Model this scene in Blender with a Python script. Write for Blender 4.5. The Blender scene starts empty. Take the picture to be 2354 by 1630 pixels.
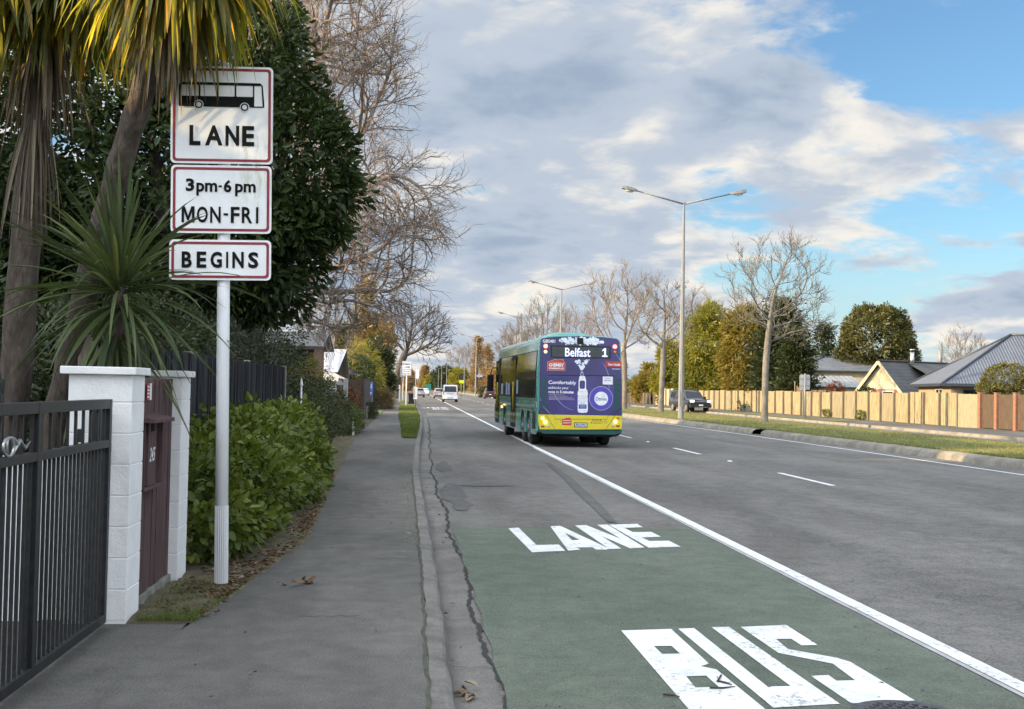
import bpy, math, random
import numpy as np
from mathutils import Vector, Matrix, Euler
from mathutils.geometry import tessellate_polygon
SC = bpy.context.scene
COL = SC.collection
R = math.radians
# ------------------------------------------------------------------ camera
H = 1.56                     # eye height above the footpath (footpath is z = 0, road is z = ZR)
ZR = -0.10
FPX = 2655.0                 # focal length in pixels of the 2354 px wide photograph
cam = bpy.data.cameras.new('camera'); cam.sensor_width = 36.0; cam.lens = 36.0 * FPX / 2354.0
cam.clip_start = 0.05; cam.clip_end = 12000
camo = bpy.data.objects.new('camera', cam); COL.objects.link(camo)
CM = Matrix.Rotation(R(-4.75), 4, 'Z') @ Matrix.Rotation(R(91.70), 4, 'X') @ Matrix.Rotation(R(1.1), 4, 'Z')
camo.matrix_world = Matrix.Translation((0, 0, H)) @ CM
SC.camera = camo
# ------------------------------------------------------------------ sun, sky, exposure
SUN_EL, SUN_BEHIND = 14.0, 8.0           # degrees; the sun stands to the left, a little behind the camera
se, sb = R(SUN_EL), R(SUN_BEHIND)
SUN = Vector((-math.cos(se) * math.cos(sb), -math.cos(se) * math.sin(sb), math.sin(se)))
sl = bpy.data.lights.new('sun', 'SUN'); sl.energy = 5.0; sl.angle = R(0.5); sl.color = (1.0, 0.73, 0.40)
slo = bpy.data.objects.new('sun', sl); COL.objects.link(slo)
slo.rotation_euler = SUN.to_track_quat('Z', 'Y').to_euler()
SC.view_settings.view_transform = 'Standard'; SC.view_settings.look = 'None'
SC.view_settings.gamma = 1.0; SC.view_settings.exposure = 1.06; SC.view_settings.use_curve_mapping = False
SC.render.engine = 'CYCLES'
SC.cycles.max_bounces = 6; SC.cycles.diffuse_bounces = 3; SC.cycles.glossy_bounces = 3
SC.cycles.transmission_bounces = 4; SC.cycles.transparent_max_bounces = 8
SC.cycles.caustics_reflective = False; SC.cycles.caustics_refractive = False
SC.cycles.use_denoising = True

class NT:
    def __init__(s, tree): s.t = tree; s.n = tree.nodes; s.l = tree.links
    def node(s, typ, **kw):
        n = s.n.new(typ)
        for k, v in kw.items(): setattr(n, k, v)
        return n
    def put(s, sock, v):
        if v is None: return
        if isinstance(v, bpy.types.NodeSocket): s.l.new(v, sock)
        else: sock.default_value = v
    def math(s, op, a, b=None, c=None, clamp=False):
        n = s.node('ShaderNodeMath', operation=op, use_clamp=clamp)
        s.put(n.inputs[0], a); s.put(n.inputs[1], b); s.put(n.inputs[2], c)
        return n.outputs[0]
    def vmath(s, op, a, b=None, out=0):
        n = s.node('ShaderNodeVectorMath', operation=op)
        s.put(n.inputs[0], a); s.put(n.inputs[1], b)
        return n.outputs[out]
    def ramp(s, x, a, b, lo=0.0, hi=1.0, smooth=True):
        n = s.node('ShaderNodeMapRange', interpolation_type='SMOOTHSTEP' if smooth else 'LINEAR')
        s.put(n.inputs[0], x); s.put(n.inputs[1], a); s.put(n.inputs[2], b); s.put(n.inputs[3], lo); s.put(n.inputs[4], hi)
        return n.outputs[0]
    def noise(s, vec, scale, detail=4, rough=.55, dist=0.0, dim='3D'):
        n = s.node('ShaderNodeTexNoise', noise_dimensions=dim)
        s.put(n.inputs['Vector'], vec); n.inputs['Scale'].default_value = scale
        n.inputs['Detail'].default_value = detail; n.inputs['Roughness'].default_value = rough
        n.inputs['Distortion'].default_value = dist
        return n.outputs[0]
    def mix(s, f, a, b, mode='MIX'):
        n = s.node('ShaderNodeMix', data_type='RGBA', blend_type=mode)
        s.put(n.inputs[0], f)
        for i, v in ((6, a), (7, b)):
            if isinstance(v, (tuple, list)) and len(v) == 3: v = (*v, 1)
            s.put(n.inputs[i], v)
        return n.outputs[2]

W = bpy.data.worlds.new('World'); SC.world = W; W.use_nodes = True
def build_sky():
    g = NT(W.node_tree); g.n.clear()
    out = g.node('ShaderNodeOutputWorld'); bg = g.node('ShaderNodeBackground')
    SKS = 0.1
    bg.inputs[1].default_value = SKS
    sky = g.node('ShaderNodeTexSky', sky_type='NISHITA'); sky.sun_disc = False
    sky.sun_elevation = se; sky.sun_rotation = math.atan2(SUN.x, SUN.y)
    sky.air_density = 1.0; sky.dust_density = 0.6; sky.ozone_density = 2.0
    d = g.node('ShaderNodeTexCoord').outputs['Generated']
    sep = g.node('ShaderNodeSeparateXYZ'); g.put(sep.inputs[0], d)
    zc = g.math('MAXIMUM', sep.outputs[2], 0.0)
    den = g.math('ADD', zc, 0.22)
    cmb = g.node('ShaderNodeCombineXYZ')
    g.put(cmb.inputs[0], g.math('DIVIDE', sep.outputs[0], den))
    g.put(cmb.inputs[1], g.math('DIVIDE', sep.outputs[1], den))
    g.put(cmb.inputs[2], 1.3)
    p = cmb.outputs[0]
    q = g.vmath('MULTIPLY', p, (1.0, 1.05, 1.0))
    wn = g.node('ShaderNodeTexNoise'); g.put(wn.inputs['Vector'], q); wn.inputs['Scale'].default_value = 2.2; wn.inputs['Detail'].default_value = 3
    wv = g.vmath('SUBTRACT', wn.outputs[1], (.5, .5, .5))
    w1 = g.vmath('SCALE', wv, None); w1.node.inputs['Scale'].default_value = .22
    ps = g.vmath('ADD', q, w1)
    n1 = g.noise(ps, 2.0, 9, .53)
    n1b = g.noise(g.vmath('ADD', ps, (-.10, -.04, .02)), 2.0, 9, .53)
    nbig = g.noise(q, .95, 3, .5)
    nmed = g.noise(ps, 5.5, 9, .60)
    # open blue gaps, each round a direction of the sky, with torn edges
    w2 = g.vmath('SCALE', wv, None); w2.node.inputs['Scale'].default_value = .10
    dw = g.vmath('ADD', d, w2)
    def gap(az, el, r0, r1):
        a, e = R(az), R(el)
        c = (math.sin(a) * math.cos(e), math.cos(a) * math.cos(e), math.sin(e))
        v = g.vmath('SUBTRACT', dw, c); v = g.vmath('MULTIPLY', v, (1, 1, 1.5))
        ln = g.vmath('LENGTH', v, None, 1)
        return g.ramp(ln, r0, r1, 1.0, 0.0)
    tot = None
    for q_, a in zip(SKY_GAPS, SKY_AMT):
        x = g.math('MULTIPLY', gap(*q_), a)
        tot = x if tot is None else g.math('ADD', tot, x)
    cov = g.math('ADD', g.math('MULTIPLY', n1, .70), g.math('MULTIPLY', nbig, .30))
    cov = g.math('ADD', cov, g.math('MULTIPLY', g.math('SUBTRACT', nmed, .5), .30))
    cov = g.math('ADD', g.math('SUBTRACT', cov, tot), SKY_BIAS)
    mask = g.ramp(cov, .462, .560)
    # cloud light: edges toward the sun bright, thick parts blue grey
    lit = g.math('MULTIPLY', g.math('SUBTRACT', n1b, n1), 2.3)
    thick = g.ramp(cov, .52, .76)
    l = g.math('ADD', g.math('SUBTRACT', .72, g.math('MULTIPLY', thick, .40)), lit)
    l = g.math('ADD', l, g.math('MULTIPLY', g.math('SUBTRACT', nmed, .5), .85))
    low = g.ramp(zc, .02, .15, .10, 0.0)
    l = g.math('ADD', l, low, clamp=True)
    c1 = g.mix(g.ramp(l, 0.0, .5), SKY_DARK, SKY_MID)
    c2 = g.mix(g.ramp(l, .5, 1.0), c1, SKY_BRIGHT)
    dot = g.vmath('DOT_PRODUCT', d, tuple(SUN), 1)
    glow = g.math('MULTIPLY', g.ramp(dot, .0, 1.0, 1.0, SKY_SUNWARD), g.ramp(zc, .36, .75, 1.0, SKY_ZENITH))
    glow = g.math('MULTIPLY', glow, g.ramp(sep.outputs[1], .15, -.7, 1.0, SKY_BEHIND))
    c2 = g.vmath('SCALE', c2, None); c2n = c2.node; g.put(c2n.inputs['Scale'], g.math('MULTIPLY', glow, 1.0 / SKS))
    blue = g.vmath('MULTIPLY', sky.outputs[0], SKY_BLUE)
    hz = g.ramp(zc, .0, .15)
    blue = g.mix(g.math('MULTIPLY', g.math('SUBTRACT', 1.0, hz), .8), blue, tuple(v / SKS for v in SKY_HORIZON))
    g.put(bg.inputs[0], g.mix(mask, blue, c2))
    g.l.new(bg.outputs[0], out.inputs[0])
SKY_GAPS = [(26, 18, .05, .27), (28, 9.5, .02, .16), (16, 10.5, .01, .12), (22, 3.0, .0, .11), (-2, .8, .0, .06), (8, 19, .0, .09), (13, 15, .0, .07), (4, 11, .10, .34)]
SKY_AMT = [.115, .065, .09, .12, .11, .04, .02, -.045]
SKY_BIAS = .085
SKY_DARK = (.172, .215, .280); SKY_MID = (.250, .286, .338); SKY_BRIGHT = (.455, .435, .40)
SKY_SUNWARD = 2.4; SKY_ZENITH = 2.0; SKY_BEHIND = 2.6
SKY_BLUE = (.72, .90, 1.02)
SKY_HORIZON = (.28, .355, .41)
build_sky()
# ------------------------------------------------------------------ helpers
def tag(o, label=None, cat=None, group=None, kind=None):
    for k, v in (('label', label), ('category', cat), ('group', group), ('kind', kind)):
        if v: o[k] = v
    return o
def thing(name, label, cat, loc=(0, 0, 0), rz=0.0, group=None):
    o = bpy.data.objects.new(name, None); COL.objects.link(o); o.empty_display_size = .2
    o.location = loc; o.rotation_euler = (0, 0, rz)
    return tag(o, label, cat, group)
def copy_tree(o, parent=None):
    c = o.copy(); COL.objects.link(c)
    if parent: c.parent = parent
    for ch in list(o.children): copy_tree(ch, c)
    return c
def dup(o, loc, rz=0.0, s=1.0, label=None, group=None):
    c = copy_tree(o); c.location = loc; c.rotation_euler = (0, 0, rz)
    c.scale = (s, s, s) if not isinstance(s, tuple) else s
    if label: c['label'] = label
    if group: c['group'] = group
    return c
def link(name, me, parent=None):
    o = bpy.data.objects.new(name, me); COL.objects.link(o)
    if parent: o.parent = parent
    return o
def rot_to(d):
    return Vector(d).to_track_quat('Z', 'Y').to_matrix()

class MB:
    def __init__(s): s.v, s.f, s.m, s.s = [], [], [], []
    def add(s, vs, fs, mi=0, sm=False, M=None):
        b = len(s.v)
        for v in vs: s.v.append(tuple(M @ Vector(v)) if M is not None else tuple(v))
        for f in fs: s.f.append(tuple(i + b for i in f)); s.m.append(mi); s.s.append(sm)
        return s
    def box(s, x0, x1, y0, y1, z0, z1, mi=0, M=None):
        vs = [(x, y, z) for z in (z0, z1) for y in (y0, y1) for x in (x0, x1)]
        return s.add(vs, [(0, 2, 3, 1), (4, 5, 7, 6), (0, 1, 5, 4), (2, 6, 7, 3), (0, 4, 6, 2), (1, 3, 7, 5)], mi, False, M)
    def bar(s, a, b, w, h=None, mi=0):
        a, b = Vector(a), Vector(b); d = b - a; L = d.length; h = h or w
        up = Vector((0, 0, 1)) if abs(d.normalized().z) < .95 else Vector((0, 1, 0))
        x = d.normalized().cross(up).normalized(); z = x.cross(d.normalized())
        M = Matrix.Translation(a) @ Matrix((x, d.normalized(), z)).transposed().to_4x4()
        return s.box(-w / 2, w / 2, 0, L, -h / 2, h / 2, mi, M)
    def tube(s, pts, rads, n=8, mi=0, sm=True, cap=True):
        pts = [Vector(p) for p in pts]
        if not hasattr(rads, '__len__'): rads = [rads] * len(pts)
        b = len(s.v); u = None
        for i, p in enumerate(pts):
            t = (pts[min(i + 1, len(pts) - 1)] - pts[max(i - 1, 0)])
            t = t.normalized() if t.length > 1e-9 else Vector((0, 0, 1))
            if u is None: u = t.orthogonal().normalized()
            else:
                u = (u - t * u.dot(t)); u = u.normalized() if u.length > 1e-6 else t.orthogonal().normalized()
            w = t.cross(u)
            for k in range(n):
                a = 2 * math.pi * k / n
                s.v.append(tuple(p + (u * math.cos(a) + w * math.sin(a)) * rads[i]))
        for i in range(len(pts) - 1):
            for k in range(n):
                k2 = (k + 1) % n
                s.f.append((b + i * n + k, b + i * n + k2, b + (i + 1) * n + k2, b + (i + 1) * n + k)); s.m.append(mi); s.s.append(sm)
        if cap:
            s.f.append(tuple(b + k for k in range(n))[::-1]); s.m.append(mi); s.s.append(False)
            e = b + (len(pts) - 1) * n
            s.f.append(tuple(e + k for k in range(n))); s.m.append(mi); s.s.append(False)
        return s
    def cyl(s, x, y, z0, z1, r0, r1=None, n=16, mi=0):
        return s.tube([(x, y, z0), (x, y, z1)], [r0, r0 if r1 is None else r1], n, mi)
    def prism(s, poly, a, b, plane='xz', mi=0, M=None, mside=None):
        """a polygon (may be concave) in a plane, extruded between a and b along the third axis"""
        def P(u, v, w):
            return {'xz': (u, w, v), 'yz': (w, u, v), 'xy': (u, v, w)}[plane]
        n = len(poly)
        vs = [P(u, v, a) for u, v in poly] + [P(u, v, b) for u, v in poly]
        tr = tessellate_polygon([[Vector((u, v, 0)) for u, v in poly]])
        fs = [tuple(t) for t in tr] + [tuple(i + n for i in t)[::-1] for t in tr]
        s.add(vs, fs, mi, False, M)
        s.add(vs, [(i, (i + 1) % n, (i + 1) % n + n, i + n) for i in range(n)], mi if mside is None else mside, False, M)
        return s
    def sheet(s, loops, fn, mi=0):
        """flat polygon with holes, each 2-D point mapped by fn to 3-D"""
        pts = [p for lp in loops for p in lp]
        tr = tessellate_polygon([[Vector((u, v, 0)) for u, v in lp] for lp in loops])
        return s.add([fn(u, v) for u, v in pts], [tuple(t) for t in tr], mi)
    def loft(s, secs, mi=0, sm=True, cap=True, close=True):
        n = len(secs[0]); b = len(s.v)
        for sec in secs: s.v.extend(tuple(p) for p in sec)
        for i in range(len(secs) - 1):
            for k in range(n if close else n - 1):
                k2 = (k + 1) % n
                s.f.append((b + i * n + k, b + i * n + k2, b + (i + 1) * n + k2, b + (i + 1) * n + k)); s.m.append(mi); s.s.append(sm)
        if cap:
            s.f.append(tuple(b + k for k in range(n))[::-1]); s.m.append(mi); s.s.append(False)
            e = b + (len(secs) - 1) * n
            s.f.append(tuple(e + k for k in range(n))); s.m.append(mi); s.s.append(False)
        return s
    def build(s, name, mats, parent=None, bev=0, **props):
        me = bpy.data.meshes.new(name); me.from_pydata(s.v, [], s.f)
        for m in (mats if isinstance(mats, (list, tuple)) else [mats]): me.materials.append(m)
        me.polygons.foreach_set('material_index', s.m); me.polygons.foreach_set('use_smooth', s.s)
        me.update()
        if bev:
            import bmesh
            bm = bmesh.new(); bm.from_mesh(me); bmesh.ops.remove_doubles(bm, verts=bm.verts, dist=1e-5)
            bmesh.ops.recalc_face_normals(bm, faces=bm.faces); bm.to_mesh(me); bm.free()
        o = link(name, me, parent)
        if bev:
            md = o.modifiers.new('bevel', 'BEVEL'); md.width = bev; md.segments = 2; md.limit_method = 'ANGLE'; md.angle_limit = R(40)
            md.harden_normals = False
        return tag(o, **props)

_tc = {}
def text2d(body, bold=0.0):
    """flat outline lettering from the built-in font, normalised to a box 0..1 x 0..1"""
    k = (body, bold)
    if k not in _tc:
        c = bpy.data.curves.new('lettering', 'FONT'); c.body = body; c.size = 1; c.offset = bold; c.resolution_u = 3
        o = bpy.data.objects.new('lettering', c); COL.objects.link(o)
        dg = bpy.context.evaluated_depsgraph_get()
        me = bpy.data.meshes.new_from_object(o.evaluated_get(dg))
        v = np.array([q.co[:] for q in me.vertices]); f = [tuple(q.vertices) for q in me.polygons]
        bpy.data.objects.remove(o); bpy.data.curves.remove(c); bpy.data.meshes.remove(me)
        lo, hi = v.min(0), v.max(0); sp = np.maximum(hi - lo, 1e-6)
        _tc[k] = ((v - lo) / sp, f, sp[0] / sp[1])
    return _tc[k]
def put_text(mb, body, x0, x1, y0, y1, fn, mi=0, bold=0.0):
    v, f, asp = text2d(body, bold)
    mb.add([fn(x0 + a * (x1 - x0), y0 + b * (y1 - y0)) for a, b, _ in v], f, mi)
def disc(cx, cy, rx, ry=None, n=28):
    ry = ry or rx
    return [(cx + rx * math.cos(2 * math.pi * k / n), cy + ry * math.sin(2 * math.pi * k / n)) for k in range(n)]
def rrect(x0, x1, y0, y1, r, n=5):
    out = []
    for cx, cy, a0 in ((x1 - r, y1 - r, 0), (x0 + r, y1 - r, 90), (x0 + r, y0 + r, 180), (x1 - r, y0 + r, 270)):
        for k in range(n + 1):
            a = R(a0 + 90 * k / n); out.append((cx + r * math.cos(a), cy + r * math.sin(a)))
    return out
def ribbon(pts, w):
    """outline of a poly-line of width w"""
    L, Rr = [], []
    for i, p in enumerate(pts):
        a = Vector(pts[max(i - 1, 0)]); b = Vector(pts[min(i + 1, len(pts) - 1)]); d = (b - a).normalized()
        ww = w[i] if hasattr(w, '__len__') else w
        L.append((p[0] - d.y * ww / 2, p[1] + d.x * ww / 2)); Rr.append((p[0] + d.y * ww / 2, p[1] - d.x * ww / 2))
    return L + Rr[::-1]

# ------------------------------------------------------------------ materials
def mat(name, c1, c2=None, rough=.7, scale=6.0, metal=0.0, bump=0.0, bscale=None, spec=.4, stretch=None, lo=.35, hi=.65, detail=5, emit=None, es=1.0, coat=0.0, fine=None, world=False, alpha=None):
    m = bpy.data.materials.new(name); m.use_nodes = True
    g = NT(m.node_tree); b = g.n['Principled BSDF']
    b.inputs['Roughness'].default_value = rough; b.inputs['Metallic'].default_value = metal
    b.inputs['Specular IOR Level'].default_value = spec
    if coat: b.inputs['Coat Weight'].default_value = coat; b.inputs['Coat Roughness'].default_value = .05
    vec = g.node('ShaderNodeNewGeometry').outputs['Position'] if world else g.node('ShaderNodeTexCoord').outputs['Object']
    if stretch: vec = g.vmath('MULTIPLY', vec, stretch)
    if c2 is None: c2 = tuple(v * .86 for v in c1)
    n = g.noise(vec, scale, detail, .6)
    col = g.mix(g.ramp(n, lo, hi), c1, c2)
    if fine:                                  # (scale, amount): fine grain
        n2 = g.noise(vec, fine[0], 2, .6)
        k = g.ramp(n2, .3, .7, 1 - fine[1], 1 + fine[1], smooth=False)
        sc = g.vmath('SCALE', col, None); g.put(sc.node.inputs['Scale'], k); col = sc
    g.put(b.inputs['Base Color'], col)
    if bump:
        bn = g.node('ShaderNodeBump'); bn.inputs['Strength'].default_value = bump; bn.inputs['Distance'].default_value = .02
        g.put(bn.inputs['Height'], g.noise(vec, bscale or scale * 4, 4, .6)); g.l.new(bn.outputs[0], b.inputs['Normal'])
    if emit: b.inputs['Emission Color'].default_value = (*emit, 1); b.inputs['Emission Strength'].default_value = es
    return m
def leafmat(name, c1, c2, c3=None, transl=.35, rough=.45, spec=.35, tcol=None):
    """leaf colours vary from leaf to leaf by the mesh attribute tint"""
    m = bpy.data.materials.new(name); m.use_nodes = True
    g = NT(m.node_tree); b = g.n['Principled BSDF']; out = g.n['Material Output']
    t = g.node('ShaderNodeAttribute', attribute_name='tint').outputs['Fac']
    col = g.mix(g.ramp(t, .0, .8, smooth=False), c1, c2)
    if c3: col = g.mix(g.ramp(t, .84, .97), col, c3)
    g.put(b.inputs['Base Color'], col); b.inputs['Roughness'].default_value = rough
    b.inputs['Specular IOR Level'].default_value = spec
    tr = g.node('ShaderNodeBsdfTranslucent')
    g.put(tr.inputs[0], g.mix(1.0, col, tcol or (1.35, 1.25, .7), 'MULTIPLY'))
    mx = g.node('ShaderNodeMixShader'); mx.inputs[0].default_value = transl
    g.l.new(b.outputs[0], mx.inputs[1]); g.l.new(tr.outputs[0], mx.inputs[2]); g.l.new(mx.outputs[0], out.inputs[0])
    return m
def glassmat(name, col=(.02, .025, .028), rough=.04):
    return mat(name, col, rough=rough, spec=.7, scale=1.5)

# ------------------------------------------------------------------ leaves and crowns
T_LEAF = (np.array([(0, 0, 0), (1, 0, -.10), (.32, .5, .10), (.74, .36, .04), (.32, -.5, .10), (.74, -.36, .04)]), [(0, 1, 3, 2), (0, 4, 5, 1)])
T_QUAD = (np.array([(0, 0, 0), (.5, .5, .08), (1, 0, -.05), (.5, -.5, .08)]), [(0, 1, 2, 3)])
T_TRI = (np.array([(0, .5, 0), (0, -.5, 0), (1, 0, .0)]), [(0, 1, 2)])
def unit(a): return a / np.maximum(np.linalg.norm(a, axis=-1, keepdims=True), 1e-9)
def cards(name, pos, ax, up, ln, wd, tpl, material, parent=None, tint=None, rng=None, **props):
    T, F = tpl; N = len(pos); k = len(T)
    ax = unit(ax); sd = unit(np.cross(up, ax)); ot = np.cross(ax, sd)
    ln = np.broadcast_to(ln, (N,)); wd = np.broadcast_to(wd, (N,))
    V = pos[:, None, :] + ax[:, None, :] * (T[None, :, 0:1] * ln[:, None, None]) + sd[:, None, :] * (T[None, :, 1:2] * wd[:, None, None]) + ot[:, None, :] * (T[None, :, 2:3] * ln[:, None, None])
    V = V.reshape(-1, 3)
    fl = np.array([len(f) for f in F]); fi = np.concatenate([np.array(f) for f in F])
    loops = (fi[None, :] + (np.arange(N) * k)[:, None]).reshape(-1)
    sizes = np.tile(fl, N); starts = np.concatenate(([0], np.cumsum(sizes)[:-1]))
    me = bpy.data.meshes.new(name)
    me.vertices.add(len(V)); me.vertices.foreach_set('co', V.astype(np.float32).reshape(-1))
    me.loops.add(len(loops)); me.loops.foreach_set('vertex_index', loops.astype(np.int32))
    me.polygons.add(len(sizes)); me.polygons.foreach_set('loop_start', starts.astype(np.int32)); me.polygons.foreach_set('loop_total', sizes.astype(np.int32))
    me.update(calc_edges=True)
    if tint is None: tint = (rng or np.random.default_rng(1)).random(N)
    at = me.attributes.new('tint', 'FLOAT', 'POINT'); at.data.foreach_set('value', np.repeat(tint, k).astype(np.float32))
    me.materials.append(material)
    return tag(link(name, me, parent), **props)
def sphere_dirs(rng, n): return unit(rng.normal(size=(n, 3)))
def crown_pts(rng, ells, nclump, per, cr, shell=.55, cut=None):
    """leaf places in clumps spread through the shell of a union of ellipsoids -> pos, outward dir, clump number"""
    vol = np.array([e[3] * e[4] * e[5] for e in ells]) ** (2 / 3); vol = vol / vol.sum()
    cs, od = [], []
    while len(cs) < nclump:
        i = rng.choice(len(ells), p=vol); e = np.array(ells[i]); d = sphere_dirs(rng, 1)[0]
        r = shell + (1 - shell) * rng.random() ** .6
        c = e[:3] + d * e[3:6] * r
        if cut is not None and not cut(c): continue
        inside = any(((c - np.array(q[:3])) / np.array(q[3:6]) ** 1).dot((c - np.array(q[:3])) / np.array(q[3:6])) < shell ** 2 * .8 for j, q in enumerate(ells) if j != i)
        if inside: continue
        cs.append(c); od.append(unit(d / e[3:6]))
    cs, od = np.array(cs), np.array(od)
    crs = cr * (.6 + .8 * rng.random(nclump))
    idx = np.repeat(np.arange(nclump), per); N = len(idx)
    ld = unit(sphere_dirs(rng, N) + od[idx] * .55)
    pos = cs[idx] + ld * (crs[idx] * rng.random(N) ** .45)[:, None]
    return pos, ld, od[idx], idx
def crown(name, material, parent, ells, nclump, per, cr, size, aspect=.5, tpl=T_QUAD, seed=1, shell=.55, droop=0.0, cut=None, spread=.8, ctint=.5, **props):
    rng = np.random.default_rng(seed)
    pos, ld, od, idx = crown_pts(rng, ells, nclump, per, cr, shell, cut)
    N = len(pos)
    ax = unit(ld * .9 + od * .4 + rng.normal(size=(N, 3)) * spread * .5 + np.array([0, 0, -droop]))
    up = unit(od + rng.normal(size=(N, 3)) * .5 + np.array([0, 0, .5]))
    ln = size * (.45 + 1.05 * rng.random(N))
    ct = rng.random(nclump)[idx]
    tint = np.clip(ct * ctint + rng.random(N) * (1 - ctint), 0, 1)
    return cards(name, pos, ax, up, ln, ln * aspect, tpl, material, parent, tint, **props)

# ------------------------------------------------------------------ branching (space colonisation)
def sample_ells(rng, ells, n, shell=0.0):
    out = []
    vol = np.array([e[3] * e[4] * e[5] for e in ells]); vol = vol / vol.sum()
    for i, e in enumerate(ells):
        k = int(round(n * vol[i])); d = sphere_dirs(rng, k)
        r = (shell ** 3 + (1 - shell ** 3) * rng.random(k)) ** (1 / 3)
        out.append(np.array(e[:3]) + d * r[:, None] * np.array(e[3:6]))
    return np.concatenate(out)
def grow(rng, trunk, att, D=.3, di=3.0, dk=.55, iters=160, trop=(0, 0, .05), jit=.12, limbs=()):
    P = [np.array(p, float) for p in trunk]; par = [i - 1 for i in range(len(P))]
    nch = [1] * len(P); nch[-1] = 0
    for st, pts in limbs:
        pr = st; last = P[st]
        for q in pts:
            q = np.array(q, float); n = max(1, int(round(np.linalg.norm(q - last) / D))); a = last
            for j in range(1, n + 1):
                P.append(a + (q - a) * j / n); par.append(pr); nch.append(1); nch[pr] += 0; pr = len(P) - 1
            last = q
        nch[pr] = 0
    A = att.copy(); nd = np.full(len(A), 1e9); ni = np.zeros(len(A), int)
    def upd(ks):
        nonlocal nd, ni
        Q = np.array([P[k] for k in ks]); d = np.linalg.norm(A[:, None] - Q[None], axis=2)
        j = d.argmin(1); dm = d[np.arange(len(A)), j]; m = dm < nd
        nd[m] = dm[m]; ni[m] = np.array(ks)[j[m]]
    upd(list(range(len(P))))
    tr = np.array(trop)
    for it in range(iters):
        if not len(A): break
        m = nd < di
        if not m.any():
            di *= 1.5; continue
        dirs = {}
        v = unit(A[m] - np.array([P[k] for k in ni[m]]))
        for k, d in zip(ni[m], v): dirs[k] = dirs.get(k, 0) + d
        new = []
        for k, d in dirs.items():
            if nch[k] >= 3: continue
            L = np.linalg.norm(d)
            if L < 1e-6: continue
            old = P[k] - P[par[k]] if par[k] >= 0 else np.array([0, 0, 1.]); old = unit(old)
            dd = d / L
            if dd.dot(old) < -.1: nch[k] = 9; continue
            q = unit(dd + old * .8 + tr + rng.normal(size=3) * jit)
            P.append(P[k] + q * D); par.append(k); nch.append(0); nch[k] += 1; new.append(len(P) - 1)
        if not new: break
        upd(new)
        keep = nd > dk; A, nd, ni = A[keep], nd[keep], ni[keep]
        if len(P) > 9000: break
    return np.array(P), np.array(par)
def add_twigs(rng, P, par, per=2, L=.5, segs=3, up=.15, cen=None, reach=10, sub=3, dens=.75):
    """shoots that fork into finer shoots, on every end and along the thinner branches"""
    n0 = len(P); P = list(P); par = list(par)
    depth = np.zeros(n0, int)
    for i in range(n0 - 1, 0, -1): depth[par[i]] = max(depth[par[i]], depth[i] + 1)
    def shoot(i, d, l, lev):
        q, pr = P[i], i; n = segs if lev == 0 else 2
        for s_ in range(n):
            d = unit(d + rng.normal(size=3) * .16 + np.array([0, 0, up * .35])); q = q + d * l / n
            P.append(q); par.append(pr); pr = len(P) - 1
            if lev < 2:
                for _ in range(sub if lev == 0 else 1):
                    if rng.random() < .62:
                        e = rng.normal(size=3); e = unit(e - d * e.dot(d))
                        shoot(pr, unit(d * .8 + e * .65 + np.array([0, 0, up * .3])), l * (.38 + .25 * rng.random()), lev + 1)
    for i in range(1, n0):
        k = per if depth[i] <= 1 else (1 if (depth[i] < reach and rng.random() < dens) else 0)
        d0 = unit(P[i] - P[par[i]])
        for _ in range(k):
            e = rng.normal(size=3); e = unit(e - d0 * e.dot(d0))
            if cen is not None:
                o = unit(P[i] - cen); e = unit(e + o * .9)
            shoot(i, unit(d0 * (.9 if depth[i] < 2 else .5) + e * (.5 if depth[i] < 2 else .8) + np.array([0, 0, up])), L * (.55 + .8 * rng.random()), 0 if depth[i] > 0 or True else 1)
    return np.array(P), np.array(par)
def skeleton_mesh(name, P, par, r_root, r_tip, material, parent=None, flare=1.25, minr=None, qexp=.55, **props):
    n = len(P); kids = [[] for _ in range(n)]
    for i, p in enumerate(par):
        if p >= 0: kids[p].append(i)
    order = list(range(n))
    tips = np.zeros(n)
    cnt = np.zeros(n)
    for i in range(n - 1, -1, -1):
        if not kids[i]: cnt[i] = 1
        if par[i] >= 0: cnt[par[i]] += cnt[i]
    rad = r_tip + (r_root - r_tip) * ((cnt - 1) / max(cnt[0] - 1, 1)) ** qexp
    if minr: rad = np.maximum(rad, minr)
    mb = MB(); stack = [(0, None)]
    while stack:
        st, fr = stack.pop(); chain = [st] if fr is None else [fr, st]
        cur = st
        while kids[cur]:
            ks = sorted(kids[cur], key=lambda k: -cnt[k])
            for k in ks[1:]: stack.append((k, cur))
            cur = ks[0]; chain.append(cur)
        rr = [rad[k] for k in chain]
        if fr is not None: rr[0] = rr[1]
        else: rr[0] *= flare
        rr[-1] *= .5
        mx = max(rr); sides = 10 if mx > .12 else 6 if mx > .04 else 4 if mx > .02 else 3
        ch_ = [P[k] for k in chain]
        if mx > .04 and len(ch_) > 3:      # smooth the limbs
            c2 = np.array(ch_); c2[1:-1] = c2[1:-1] * .5 + (c2[:-2] + c2[2:]) * .25; ch_ = list(c2)
        mb.tube(ch_, rr, sides, 0, True, False)
    return mb.build(name, material, parent, **props)
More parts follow.
